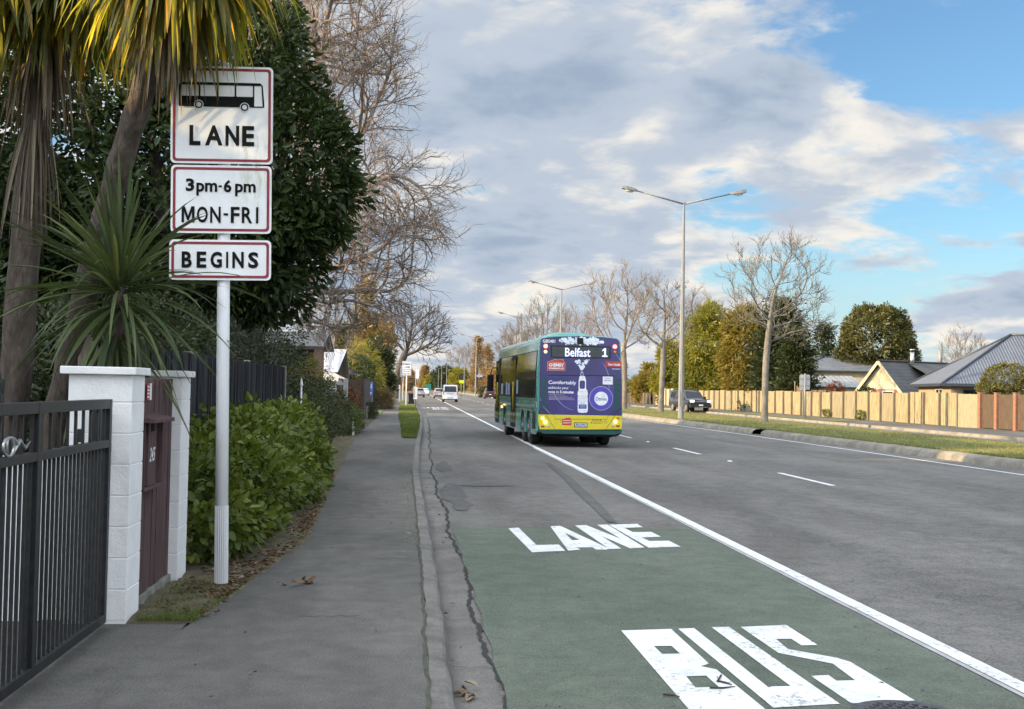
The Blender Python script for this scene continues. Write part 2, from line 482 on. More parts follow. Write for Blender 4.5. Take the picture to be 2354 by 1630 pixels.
# ------------------------------------------------------------------ the setting
def ray(px, py): return CM.to_3x3() @ Vector(((px - 1177) / FPX, -(py - 815) / FPX, -1.0))
def gp(px, py, z=0.0):
    """place on the level ground seen at a pixel of the photograph"""
    d = ray(px, py); t = (z - H) / d.z
    return (d.x * t, d.y * t)
def dp(px, py, Y):
    """place on the plane y = Y seen at a pixel of the photograph"""
    d = ray(px, py); return Vector((0, 0, H)) + d * (Y / d.y)
def interp(tab):
    xs = [a for a, _ in tab]; ys = [b for _, b in tab]
    return lambda y: float(np.interp(y, xs, ys))
KX = interp([(-30, .21), (5.7, .21), (9.5, .20), (15, .15), (21.6, .08), (31.7, .14), (42, .27), (52, .37), (64, .38), (76, .32), (104, .10), (140, -.3), (200, -.7), (900, -1.5)])
PX = interp([(-30, -1.6), (7.3, -1.5), (7.6, -1.40), (9.3, -1.27), (12, -1.05), (18, -1.28), (27, -1.55), (35, -1.77), (81, -2.0), (137, -2.3), (900, -3.5)])
MX = interp([(-30, 14.2), (26, 14.1), (46, 13.75), (62, 13.4), (100, 13.3), (900, 13.3)])
LX = interp([(-30, 13.2), (25, 13.2), (44, 13.2), (60, 12.95), (100, 12.8), (900, 12.8)])
WL = interp([(-30, 3.51), (16, 3.51), (39, 3.44), (132, 3.33), (166, 3.2), (900, 3.0)])
FX1, FX2, FENX = 19.4, 23.55, 28.0

def asphalt(name, c1, c2, grain=60, crack=False, track=None, patch=.5):
    m = bpy.data.materials.new(name); m.use_nodes = True
    g = NT(m.node_tree); b = g.n['Principled BSDF']
    v = g.node('ShaderNodeNewGeometry').outputs['Position']
    big = g.noise(g.vmath('MULTIPLY', v, (1, .35, 1)), .55, 5, .6, .4)
    col = g.mix(g.ramp(big, .3, .7), c1, c2)
    mid = g.noise(v, 4.5, 5, .65); fin = g.noise(v, grain, 3, .7)
    vo = g.node('ShaderNodeTexVoronoi'); g.put(vo.inputs['Vector'], v); vo.inputs['Scale'].default_value = grain * 1.4
    k = g.math('ADD', g.ramp(mid, .25, .75, .84, 1.16), g.ramp(fin, .25, .75, -.34, .34))
    k = g.math('ADD', k, g.ramp(vo.outputs['Distance'], .0, .5, .16, -.14))
    if track:                                   # darker oily wheel paths along the lanes
        sx = g.node('ShaderNodeSeparateXYZ'); g.put(sx.inputs[0], v)
        for x, w, a in track:
            t = g.math('ABSOLUTE', g.math('SUBTRACT', g.math('ADD', sx.outputs[0], g.math('MULTIPLY', mid, .25)), x + .12))
            k = g.math('SUBTRACT', k, g.ramp(t, 0, w, a, 0))
    if crack:                                   # crazed surface in worn areas
        vc = g.node('ShaderNodeTexVoronoi', feature='DISTANCE_TO_EDGE')
        wv = g.vmath('ADD', v, g.vmath('SCALE', g.node('ShaderNodeTexNoise').outputs[1], None))
        g.put(vc.inputs['Vector'], v); vc.inputs['Scale'].default_value = 3.2
        ln = g.ramp(vc.outputs['Distance'], .0, .022, 1, 0)
        wear = g.ramp(g.noise(v, .33, 3, .5), .50, .60)
        k = g.math('SUBTRACT', k, g.math('MULTIPLY', g.math('MULTIPLY', ln, wear), .3))
    s = g.vmath('SCALE', col, None); g.put(s.node.inputs['Scale'], k)
    g.put(b.inputs['Base Color'], s); b.inputs['Roughness'].default_value = .82; b.inputs['Specular IOR Level'].default_value = .3
    bn = g.node('ShaderNodeBump'); bn.inputs['Strength'].default_value = .5; bn.inputs['Distance'].default_value = .006
    g.put(bn.inputs['Height'], g.math('ADD', fin, vo.outputs['Distance'])); g.l.new(bn.outputs[0], b.inputs['Normal'])
    return m
M_road = asphalt('road asphalt', (.116, .109, .099), (.178, .168, .153), 55, True, [(4.6, .45, .10), (6.3, .45, .10), (8.8, .5, .10), (10.7, .5, .10), (1.2, .4, .08)])
M_path = asphalt('footpath asphalt', (.090, .086, .078), (.156, .147, .132), 85, False)
M_green = asphalt('green bus lane surfacing', (.104, .126, .095), (.135, .156, .119), 80, False)
M_kerb = mat('worn kerb concrete', (.185, .172, .152), (.105, .10, .09), rough=.9, scale=3.0, bump=.5, bscale=40, fine=(45, .22), world=True, lo=.35, hi=.7)
M_gutter = mat('gutter concrete', (.120, .113, .103), (.175, .165, .148), rough=.9, scale=2.2, bump=.5, bscale=50, fine=(60, .2), world=True)
M_medkerb = mat('median kerb concrete', (.25, .225, .18), (.15, .138, .115), rough=.9, scale=1.6, bump=.4, bscale=25, fine=(20, .15), world=True)
M_soil = mat('berm soil', (.085, .068, .045), (.13, .115, .06), rough=1, scale=4, bump=.8, bscale=30, fine=(40, .3), world=True)
M_yard = mat('yard soil', (.06, .065, .03), (.10, .085, .05), rough=1, scale=1.5, bump=.6, bscale=14, world=True)
M_grassd = mat('dry grass turf', (.20, .19, .075), (.115, .14, .045), rough=1, scale=1.1, bump=.8, bscale=18, fine=(14, .3), world=True)
M_grassg = mat('green verge turf', (.085, .11, .032), (.15, .15, .05), rough=1, scale=1.6, bump=.8, bscale=18, fine=(14, .3), world=True)
M_crack = mat('open joint', (.035, .034, .032), rough=1)
M_grime = mat('grime along kerb', (.05, .05, .04), (.08, .085, .055), rough=1, scale=8, world=True)
def paintmat(name, c, wear=.42):
    m = bpy.data.materials.new(name); m.use_nodes = True
    g = NT(m.node_tree); b = g.n['Principled BSDF']
    v = g.node('ShaderNodeNewGeometry').outputs['Position']
    n = g.noise(v, 26, 6, .75); n2 = g.noise(v, 2.2, 3, .5)
    w = g.ramp(g.math('ADD', n, g.math('MULTIPLY', g.math('SUBTRACT', n2, .5), .35)), wear - .16, wear - .06, 1, 0)
    st = g.ramp(g.noise(v, 5, 5, .6), .35, .75, 1.0, .76)
    s = g.vmath('SCALE', g.mix(g.math('MULTIPLY', w, .85), c, (.17, .17, .17)), None); g.put(s.node.inputs['Scale'], st)
    g.put(b.inputs['Base Color'], s); b.inputs['Roughness'].default_value = .7
    return m
M_white = paintmat('white road paint', (.72, .725, .715), .49)
M_white2 = paintmat('worn white road paint', (.70, .70, .69), .47)

def steps(y0, y1, fine=1.0, k=1.06):
    ys = [y0]; d = fine
    while ys[-1] < y1:
        ys.append(min(y1, ys[-1] + d))
        if ys[-1] > 12: d *= k
    return ys
def swept(name, ys, prof, material, kind='structure', smooth=False, wob=None, parent=None, **props):
    """prof(y) -> cross-section points (x, z); swept along y"""
    mb = MB(); secs = [[(x, y, z) for x, z in prof(y)] for y in ys]
    mb.loft(secs, 0, smooth, False, False)
    o = mb.build(name, material, parent, kind=kind, **props)
    return o
YF = steps(-14, 60, 1.5, 1.0) + steps(66, 900, 8, 1.25)
g_ = MB(); g_.add([(-4000, -300, -.35), (4000, -300, -.35), (4000, 8000, -.35), (-4000, 8000, -.35)], [(0, 1, 2, 3)])
g_.build('ground', M_grassd, kind='structure')
swept('yard_ground', [-40, 0, 20, 60, 140, 900], lambda y: [(-70, -.03), (PX(y) + .06, -.03)], M_yard)
swept('road', YF, lambda y: [(KX(y) + .26, ZR - .006), (KX(y) + .6, ZR), (MX(y) + .2, ZR)], M_road)
swept('footpath', YF, lambda y: [(PX(y), -.004), (PX(y) + .05, .0), (KX(y) - .10, 0)], M_path)
dw = MB(); dw.add([(-9, 2.6, -.008), (-1.45, 2.6, -.008), (-1.45, 7.75, -.008), (-9, 7.75, -.008)], [(0, 1, 2, 3)])
dw.build('driveway', M_path, kind='structure')
rk = np.random.default_rng(5); kn = {}
def jag(y, a=.02, s=0):
    return a * (math.sin(y * 3.1 + s) * .5 + math.sin(y * 7.7 + s * 2) * .3 + math.sin(y * 17.3 + s) * .35)
YK = [(-14 + .25 * i) for i in range(240)] + YF[len(steps(-14, 60, 1.5, 1.0)) - 3:]
YK = sorted(set(y for y in YK))
swept('kerb', YK, lambda y: [(KX(y) - .105 + jag(y, .015), .004), (KX(y) - .01 + jag(y, .008, 1), -.004), (KX(y) + .012 + jag(y, .01, 2), -.02), (KX(y) + .045 + jag(y, .01, 3), ZR - .02)], M_kerb, smooth=False)
swept('gutter', YK, lambda y: [(KX(y) + .03, ZR - .018), (KX(y) + .17, ZR - .012), (KX(y) + .285 + jag(y, .01), ZR - .002)], M_gutter)
cy = [(-2 + .045 * i) for i in range(520)] + [21.5 + .15 * i for i in range(260)]
def crx(y): return KX(y) + .285 + .03 * math.sin(y * 1.3) + .012 * math.sin(y * 4.1) + .010 * math.sin(y * 11 + 1) + .006 * math.sin(y * 31)
swept('gutter_joint_crack', cy, lambda y: [(crx(y) - .010 - .009 * math.sin(y * 5.3) ** 2 - .006 * math.sin(y * 37) ** 2, ZR + .003), (crx(y) + .004 + .008 * math.sin(y * 3.7) ** 2 + .006 * math.sin(y * 29) ** 2, ZR + .003)], M_crack)
swept('path_edge_joint', [(-2 + .06 * i) for i in range(400)] , lambda y: [(KX(y) - .115 + jag(y, .012, 2) - .006 * (1 + math.sin(y * 9) * math.sin(y * 2.3)), .0065), (KX(y) - .098 + jag(y, .012, 2) - .004, .0065)], M_grime)
# joints across the footpath, and cracks in the gutter
jm = MB()
for y0, x0, x1 in ((10.55, -.55, .02), (17.5, -1.1, -.1), (24.2, -1.3, -.1), (7.9, -.75, -.35)):
    pts = [(x0 + (x1 - x0) * t / 12, y0 + .02 * math.sin(t * 1.7) + .03 * t / 12) for t in range(13)]
    jm.sheet([ribbon(pts, .008)], lambda u, v: (u, v, .0045))
for y0 in (6.9, 8.3, 10.9, 13.2, 16.4, 19.7, 23.3, 26.5, 30.2, 34.0):
    pts = [(KX(y0) + .05 + .3 * t / 6, y0 + .03 * math.sin(t * 2.1 + y0)) for t in range(7)]
    jm.sheet([ribbon(pts, .007)], lambda u, v: (u, v, ZR + .004))
jm.build('pavement_cracks', M_crack, kind='structure')
# tar patches and stains on the bus lane
M_patch = asphalt('dark road patch', (.090, .087, .082), (.120, .116, .108), 60, False)
pm = MB()
def blot(cx, cy_, rx, ry, seed):
    r = np.random.default_rng(seed); ph = r.random(4) * 6.3
    return [(cx + rx * math.cos(a) * (1 + .18 * math.sin(3 * a + ph[0]) + .1 * math.sin(7 * a + ph[1])), cy_ + ry * math.sin(a) * (1 + .18 * math.sin(2 * a + ph[2]) + .12 * math.sin(5 * a + ph[3]))) for a in [2 * math.pi * k / 40 for k in range(40)]]
for i, (px, py, rx, ry) in enumerate(((1020, 1072, .16, 1.6), (1040, 1130, .19, 1.7), (1060, 1160, .14, .8), (1110, 1117, .5, .14))):
    x, y = gp(px, py, ZR); pm.sheet([blot(x, y, rx, ry, i)], lambda u, v: (u, v, ZR + .004 + .001 * i))
x0, y0 = gp(1400, 1192, ZR)
pm.sheet([ribbon([(2.5, 14.4), (2.6, 16), (2.72, 18.5), (2.9, 22), (3.0, 26)], [.10, .16, .19, .16, .1])], lambda u, v: (u, v, ZR + .009))
pm.build('road_patches', M_patch, kind='structure')
# green surfacing with the words painted on it
gs = MB()
gs.loft([[(KX(y) + .31 + .012 * math.sin(y * 6.1), y, ZR + .004), (3.36, y, ZR + .004)] for y in [3 + .25 * i for i in range(43)] + [13.84]], 0, False, False, False)
gs.build('bus_lane_surfacing', M_green, kind='structure')
B0 = lambda u, v: gp(1380 + u * .33406, 1400 + v * .33406, ZR)
L0 = lambda u, v: gp(1150 + u * .19523, 1190 + v * .19523, ZR)
wd = MB()
def word(loops, f0): wd.sheet([[f0(*p) for p in lp] for lp in loops], lambda u, v: (u, v, ZR + .008))
word([[(143, 155), (487, 145), (748, 385), (690, 402), (800, 425), (1163, 722), (628, 722)], [(368, 263), (490, 262), (550, 315), (425, 318)], [(590, 472), (728, 468), (815, 545), (655, 550)]], B0)
word([[(535, 143), (645, 139), (1150, 543), (1310, 540), (765, 132), (885, 130), (1400, 490), (1648, 662), (1190, 689)]], B0)
word([[(965, 130), (1278, 117), (1495, 255), (1385, 258), (1315, 213), (1207, 213), (1290, 283), (1630, 345), (1720, 372), (2165, 640), (1730, 660), (1450, 470), (1570, 463), (1625, 503), (1755, 500), (1600, 385), (1225, 310)]], B0)
word([[(95, 133), (215, 125), (425, 330), (690, 325), (765, 398), (375, 417)]], L0)
word([[(590, 110), (705, 103), (1280, 372), (1255, 384), (1130, 384), (1085, 357), (900, 360), (945, 385), (800, 398)], [(760, 185), (935, 268), (845, 275)]], L0)
word([[(880, 100), (1010, 95), (1430, 262), (1140, 92), (1262, 88), (1700, 360), (1530, 370), (1185, 220), (1425, 372), (1285, 378)]], L0)
word([[(1278, 90), (1610, 80), (1680, 120), (1460, 128), (1560, 178), (1780, 175), (1890, 232), (1665, 240), (1755, 283), (1985, 280), (2125, 350), (1750, 362)]], L0)
wd.build('road_lettering', M_white, kind='structure')
swept('old_line_edge', [3 + .5 * i for i in range(60)], lambda y: [(WL(y) - .115 + jag(y, .006), ZR + .0055), (WL(y) - .074, ZR + .0055)], paintmat('faded white paint', (.42, .42, .41), .5))
w2 = MB()
put_text(w2, 'LANE', 1.0, 2.62, 92.4, 95.6, lambda u, v: (u, v, ZR + .008), 0, .03)
put_text(w2, 'BUS', 1.35, 2.6, 86.6, 90, lambda u, v: (u, v, ZR + .008), 0, .03)
w2.build('road_lettering', M_white2, kind='structure')
swept('bus_lane_line', YF, lambda y: [(WL(y) - .065, ZR + .006), (WL(y) + .065, ZR + .006)], M_white)
swept('median_edge_line', YF, lambda y: [(LX(y) - .055, ZR + .006), (LX(y) + .055, ZR + .006)], M_white2)
dm = MB()
for k in range(-1, 34):
    a = 20.65 + 9.93 * k
    dm.box(7.60, 7.71, a, a + 3.1, ZR + .001, ZR + .006)
dm.build('lane_dashes', M_white2, kind='structure')
# median strip, far carriageway, far footpath
YM = steps(-14, 26.5, 1.5, 1.0); YM2 = steps(46.3, 140, 2.5, 1.05) + [200, 300, 500, 900]
def mk(y):
    x = MX(y); j = .012 * math.sin(y * 1.9); return [(x, ZR - .02), (x + .05 + j, .03), (x + .17 + j, .10), (x + .42, .118)]
swept('median_kerb', steps(-14, 45.2, 1.5, 1.0), mk, M_medkerb, smooth=True)
swept('median_kerb', YM2, mk, M_medkerb, smooth=True)
jk = MB()
for y in [8, 11, 14, 17.2, 20.4, 23.6, 26.9, 30.1, 33.3, 36.5, 39.7, 42.9, 50, 54, 58]:
    jk.sheet([[(y - .012, 0), (y + .012, 0), (y + .012, 1), (y - .012, 1)]], lambda u, v: (MX(u) + .022 + .40 * v ** 1.2, u, (-.06 + .192 * v ** .5)))
jk.build('kerb_joints', M_crack, kind='structure')
rg = np.random.default_rng(8)
def bumpy(mb, x0f, x1f, ys, nx, z0, amp, seed):
    r = np.random.default_rng(seed)
    secs = [[(x0f(y) + (x1f(y) - x0f(y)) * i / nx, y, z0 + (amp * (r.random() - .3) * min(1, j / 2) if 0 < i < nx else 0)) for i in range(nx + 1)] for j, y in enumerate(ys)]
    mb.loft(secs, 0, True, False, False)
mm = MB(); bumpy(mm, lambda y: MX(y) + .38, lambda y: FX1, steps(-14, 130, 1.2, 1.0) + [200, 400, 900], 8, .112, .04, 3)
mm.build('median_strip', M_grassd, kind='structure')
swept('service_road', [-14, 20, 60, 130, 900], lambda y: [(FX1 - .1, ZR), (FX2 + .1, ZR)], M_road)
swept('far_kerb', steps(-14, 130, 4, 1.0) + [900], lambda y: [(FX1, .115), (FX1 + .12, .10), (FX1 + .14, ZR)], M_medkerb)
swept('far_kerb', steps(-14, 130, 3.2, 1.0) + [900], lambda y: [(FX2, ZR), (FX2 + .03, .03), (FX2 + .2, .035)], M_medkerb)
swept('far_footpath', [-14, 20, 60, 130, 900], lambda y: [(FX2 + .2, .03), (FENX + .3, .03)], M_path)
swept('far_line', [20, 60, 130, 300], lambda y: [(FX2 - .45, ZR + .006), (FX2 - .37, ZR + .006)], M_white2)
swept('far_yard', [-14, 20, 60, 130, 900], lambda y: [(FENX + .2, .02), (120, .02)], M_yard)
# berm of soil beside the footpath, grass verge further on
bm_ = MB(); bumpy(bm_, lambda y: -2.7, lambda y: PX(y) + .03 + jag(y, .03, 4), [7.72 + .12 * i for i in range(29)] + [11.3 + .5 * i for i in range(50)], 10, -.005, .05, 6)
bm_.build('berm', M_soil, kind='structure')
VL = interp([(34.5, -.32), (36, -.38), (50, -.62), (60, -.85), (76, -1.05), (100, -1.3), (140, -1.6)])
vg = MB()
for a, b in ((35.2, 58.0), (58.6, 79.5), (80.2, 140)):
    bumpy(vg, lambda y: VL(y), lambda y: KX(y) - .14, steps(a, b, .8, 1.0), 3, .018, .03, int(a))
vg.build('grass_verge', M_grassg, kind='structure')
fv = MB()
for a, b in ((64.5, 71.5), (72.5, 92), (97, 125)):
    bumpy(fv, lambda y: FX2 + .35, lambda y: FX2 + 2.0, steps(a, b, 1.2, 1.0), 3, .05, .04, int(a))
fv.build('far_verge', M_grassg, kind='structure')
# blades
M_blade = leafmat('dry grass blades', (.24, .21, .08), (.12, .16, .05), (.34, .28, .13), transl=.3, rough=.7)
M_bladeg = leafmat('green grass blades', (.13, .17, .035), (.07, .105, .025), (.26, .23, .08), transl=.35, rough=.6)
def blades(name, n, region, h, w, material, z, seed, **props):
    r = np.random.default_rng(seed); P = region(r, n)
    pos = np.column_stack([P, np.full(len(P), z)])
    ax = unit(np.column_stack([r.normal(size=(len(P), 2)) * .45, np.ones(len(P))]))
    return cards(name, pos, ax, sphere_dirs(r, len(P)), h * (.5 + r.random(len(P))), w, T_TRI, material, None, None, r, kind='stuff', **props)
def reg_med(r, n):
    y = 24 + 70 * r.random(n) ** 1.6; t = r.random(n); t[: n // 5] **= 6
    mx = np.interp(y, [-30, 26, 46, 62, 100], [14.2, 14.1, 13.75, 13.4, 13.3]) + .36
    return np.column_stack([mx + (FX1 - mx) * t, y])
blades('grass', 60000, reg_med, .075, .018, M_blade, .11, 1, label='short dry yellowing grass covering the median strip', cat='grass')
def reg_ver(r, n):
    y = 35.2 + 60 * r.random(n) ** 1.4; a = np.interp(y, [34.5, 36, 50, 60, 76, 100], [-.32, -.38, -.62, -.85, -1.05, -1.3]); b = np.interp(y, [31.7, 42, 52, 64, 76, 104], [.13, .27, .37, .38, .32, .10]) - .12
    keep = ~(((y > 58) & (y < 58.6)) | ((y > 79.5) & (y < 80.2))); return np.column_stack([a + (b - a) * r.random(n), y])[keep]
blades('grass', 22000, reg_ver, .06, .02, M_bladeg, .01, 2, label='mown green grass of the narrow verge between footpath and kerb', cat='grass')
def reg_bermg(r, n):
    y = 7.74 + 1.6 * r.random(n) ** 1.8; x0 = -1.80; x1 = np.interp(y, [7.6, 9.3], [-1.40, -1.27])
    return np.column_stack([x0 + (x1 - x0) * r.random(n) ** .8, y])
blades('grass', 2600, reg_bermg, .028, .006, M_bladeg, .005, 3, label='sparse mossy grass on the soil patch beside the white pillar', cat='grass')
# fallen leaves
M_dead = leafmat('fallen leaves', (.105, .058, .032), (.17, .112, .068), (.27, .21, .15), transl=.1, rough=.8)
def litter(name, P, z, size, seed, **props):
    r = np.random.default_rng(seed); n = len(P)
    pos = np.column_stack([P, z + .02 * r.random(n)])
    ax = unit(np.column_stack([r.normal(size=(n, 2)), r.normal(size=n) * .25])); up = unit(np.column_stack([r.normal(size=(n, 2)) * .35, np.ones(n)]))
    ln = size * (.4 + .9 * r.random(n))
    return cards(name, pos, ax, up, ln, ln * .6, T_LEAF, M_dead, None, None, r, kind='stuff', **props)
r_ = np.random.default_rng(44)
n = 2400; y = 8.6 + 12 * r_.random(n) ** 1.5; e = np.interp(y, [7.6, 9.3, 12, 18, 27], [-1.40, -1.27, -1.05, -1.28, -1.55])
P1 = np.column_stack([e - np.abs(r_.normal(size=n)) * .13 - .02, y])
n = 260; y2 = 7.9 + 2.6 * r_.random(n); P2 = np.column_stack([-1.75 + .45 * r_.random(n), y2])
litter('fallen_leaves', np.concatenate([P1, P2]), .004, .044, 45, label='brown fallen leaves along the foot of the hedge', cat='leaves')
n = 70; P3 = np.column_stack([-1.4 + 1.4 * r_.random(n), 5 + 14 * r_.random(n)])
n = 40; P4 = np.column_stack([KX(8) + .02 + .3 * r_.random(n) ** 2, 5 + 16 * r_.random(n)])
litter('fallen_leaves', np.concatenate([P3]), .002, .030, 46, label='a few small leaves scattered over the footpath', cat='leaves')
litter('fallen_leaves', np.concatenate([P4]), ZR - .012, .04, 47, label='small leaves lying in the gutter', cat='leaves')
M_twig = mat('dead twig', (.06, .045, .035), rough=.9)
def twig(pts, lab):
    q = [Vector((*gp(1380 + u * .33406, 1400 + v * .33406, ZR), ZR + .016)) for u, v in pts]
    mb = MB(); mb.tube(q, [.006] * (len(q) - 1) + [.003], 5); tag(mb.build('twig', M_twig), lab, 'twig')
twig([(752, 560), (840, 562), (928, 553)], 'straight dark twig lying on the painted letter B')
twig([(832, 474), (806, 515), (860, 525), (905, 540)], 'bent hooked twig lying on the painted letter B')
twig([(432, 606), (500, 612), (545, 622)], 'reddish twig on the green surface left of the painted B')
def leafpile(px, py, z, n, s, lab, seed):
    x, y = gp(px, py, z); r = np.random.default_rng(seed)
    pos = np.column_stack([x + r.normal(size=n) * s, y + r.normal(size=n) * s * 1.3, z + .008 + .03 * r.random(n)])
    cards('dead_leaf', pos, unit(r.normal(size=(n, 3)) * np.array([1, 1, .35])), unit(r.normal(size=(n, 3)) * .5 + np.array([0, 0, 1])), .07 * (.6 + r.random(n)), .045, T_LEAF, M_dead, None, None, r, label=lab, cat='leaf')
leafpile(1083, 1600, ZR - .01, 9, .035, 'curled brown leaf lying in the gutter near the kerb', 5)
leafpile(686, 1345, 0, 9, .04, 'curled brown dead leaf lying on the footpath beside the sign pole', 6)
# road studs and a manhole
M_stud = mat('white road stud', (.75, .75, .73), rough=.4)
for i in range(4):
    mb = MB(); y = 27.6 + 9.93 * i; mb.loft([[(7.60, y - .06, ZR), (7.71, y - .06, ZR), (7.71, y + .06, ZR), (7.60, y + .06, ZR)], [(7.62, y - .03, ZR + .02), (7.69, y - .03, ZR + .02), (7.69, y + .03, ZR + .02), (7.62, y + .03, ZR + .02)]], 0, False)
    tag(mb.build('road_stud', M_stud), ['small white stud between the two nearest lane dashes', 'small white stud behind the second lane dash', 'small white stud in the lane gap beside the bus', 'small white stud hidden beyond the bus'][i], 'road stud', 'studs between lane dashes')
mx, my = gp(2092, 1650, ZR)
M_iron = mat('cast iron', (.06, .06, .065), (.10, .10, .10), rough=.6, scale=30, metal=.4)
t = thing('manhole_cover', 'round cast iron cover set in the green bus lane at its near edge', 'manhole cover', (mx, my, ZR))
mb = MB(); mb.cyl(0, 0, -.02, .012, .30, n=40); mb.build('frame', M_iron, t)
mb = MB()
for i in range(-7, 8):
    for j in range(-7, 8):
        if i * i + j * j < 46 and (i + j) % 2 == 0: mb.box(i * .036 - .014, i * .036 + .014, j * .036 - .009, j * .036 + .009, .0125, .022)
mb.build('tread_pattern', M_iron, t)

# pale lichen and fine weeds along the inner edge of the kerb, and a weed at the gate foot
M_lich = leafmat('pale weeds', (.26, .25, .18), (.36, .34, .26), (.16, .19, .07), transl=.1, rough=.9)
r_ = np.random.default_rng(71); n = 1700; y = 11 + 17 * r_.random(n); bl = np.sin(y * 2.1) * .5 + np.sin(y * 5.3 + 1) * .5
x = np.array([KX(q) for q in y]) - .20 - .05 * bl + r_.normal(size=n) * .035
k_ = bl > -.45; x, y = x[k_], y[k_]; n = len(x)
cards('moss', np.column_stack([x, y, np.full(n, .005)]), unit(np.column_stack([r_.normal(size=(n, 2)), np.full(n, .12)])), np.tile([0, 0, 1.], (n, 1)), .022 * (.4 + r_.random(n)), .012, T_QUAD, M_lich, None, None, r_, kind='stuff', label='pale straggling weeds along the joint between footpath and kerb', cat='weeds')

r_ = np.random.default_rng(77); n = 260; y = 5 + 11 * r_.random(n) ** 1.3; x = .5 + 2.9 * r_.random(n)
cards('road_debris', np.column_stack([x, y, np.full(n, ZR + .010)]), unit(np.column_stack([r_.normal(size=(n, 2)), np.full(n, .15)])), np.tile([0, 0, 1.], (n, 1)), .022 * (.3 + r_.random(n) ** 2 * 1.6), .010, T_QUAD, leafmat('dark bits', (.03, .025, .02), (.07, .05, .035), (.3, .28, .2), transl=0, rough=.9), None, None, r_, kind='stuff', label='tiny dark leaf bits and grit scattered on the green lane', cat='debris')
# ------------------------------------------------------------------ near left: gate, pillars, letterbox panel, fence, bus lane sign
M_gate = mat('dark powder coated steel', (.014, .015, .016), (.024, .025, .026), rough=.42, scale=20, spec=.35)
M_silver = mat('silver metal', (.45, .45, .45), rough=.3, metal=.8)
M_blockw = mat('white painted concrete block', (.80, .80, .80), (.71, .71, .69), rough=.75, scale=3.5, bump=.25, bscale=60, fine=(9, .035), lo=.3, hi=.8)
M_maroon = mat('maroon stained boards', (.060, .030, .033), (.10, .058, .058), rough=.75, scale=5, stretch=(6, 6, .6), bump=.3, bscale=30)
M_concrete = mat('concrete', (.26, .255, .235), (.16, .165, .14), rough=.9, scale=5, bump=.4, bscale=40)
M_blackf = mat('black stained palings', (.010, .011, .014), (.026, .027, .03), rough=.8, scale=4, stretch=(8, 8, .6), bump=.3)
M_weath = mat('weathered post timber', (.20, .17, .125), (.30, .27, .21), rough=.9, scale=6, stretch=(5, 5, .7))
M_whitep = mat('white pole paint', (.76, .77, .78), (.62, .62, .60), rough=.5, scale=4, stretch=(3, 3, .8), lo=.45, hi=.8, bump=.1, bscale=40)
M_signw = None
def signface():
    m = bpy.data.materials.new('white sign sheeting with green mildew'); m.use_nodes = True
    g = NT(m.node_tree); b = g.n['Principled BSDF']
    v = g.node('ShaderNodeTexCoord').outputs['Object']
    sp = g.node('ShaderNodeSeparateXYZ'); g.put(sp.inputs[0], v)
    n = g.noise(g.vmath('MULTIPLY', v, (5, 5, 1.1)), 3.0, 6, .7)
    a = g.ramp(sp.outputs[0], .02, .30)                      # mildew runs down the outer side of the upper plates
    z1 = g.ramp(sp.outputs[2], 2.70, 3.1); z2 = g.ramp(sp.outputs[2], 3.62, 3.40)
    k = g.math('MULTIPLY', g.math('MULTIPLY', a, z1), g.math('MULTIPLY', z2, g.ramp(n, .44, .66)))
    base = g.mix(g.ramp(g.noise(v, 6, 5, .6), .3, .75), (.78, .79, .79), (.70, .71, .70))
    g.put(b.inputs['Base Color'], g.mix(g.math('MULTIPLY', k, .75), base, (.33, .36, .14)))
    b.inputs['Roughness'].default_value = .42
    return m
M_signw = signface()
M_signred = mat('dark red sign border', (.20, .010, .024), (.26, .022, .036), rough=.45)
M_signblk = mat('black sign lettering', (.010, .010, .011), rough=.6, spec=.08)
M_alu = mat('aluminium sheet', (.42, .43, .44), (.34, .35, .36), rough=.5, metal=.3)

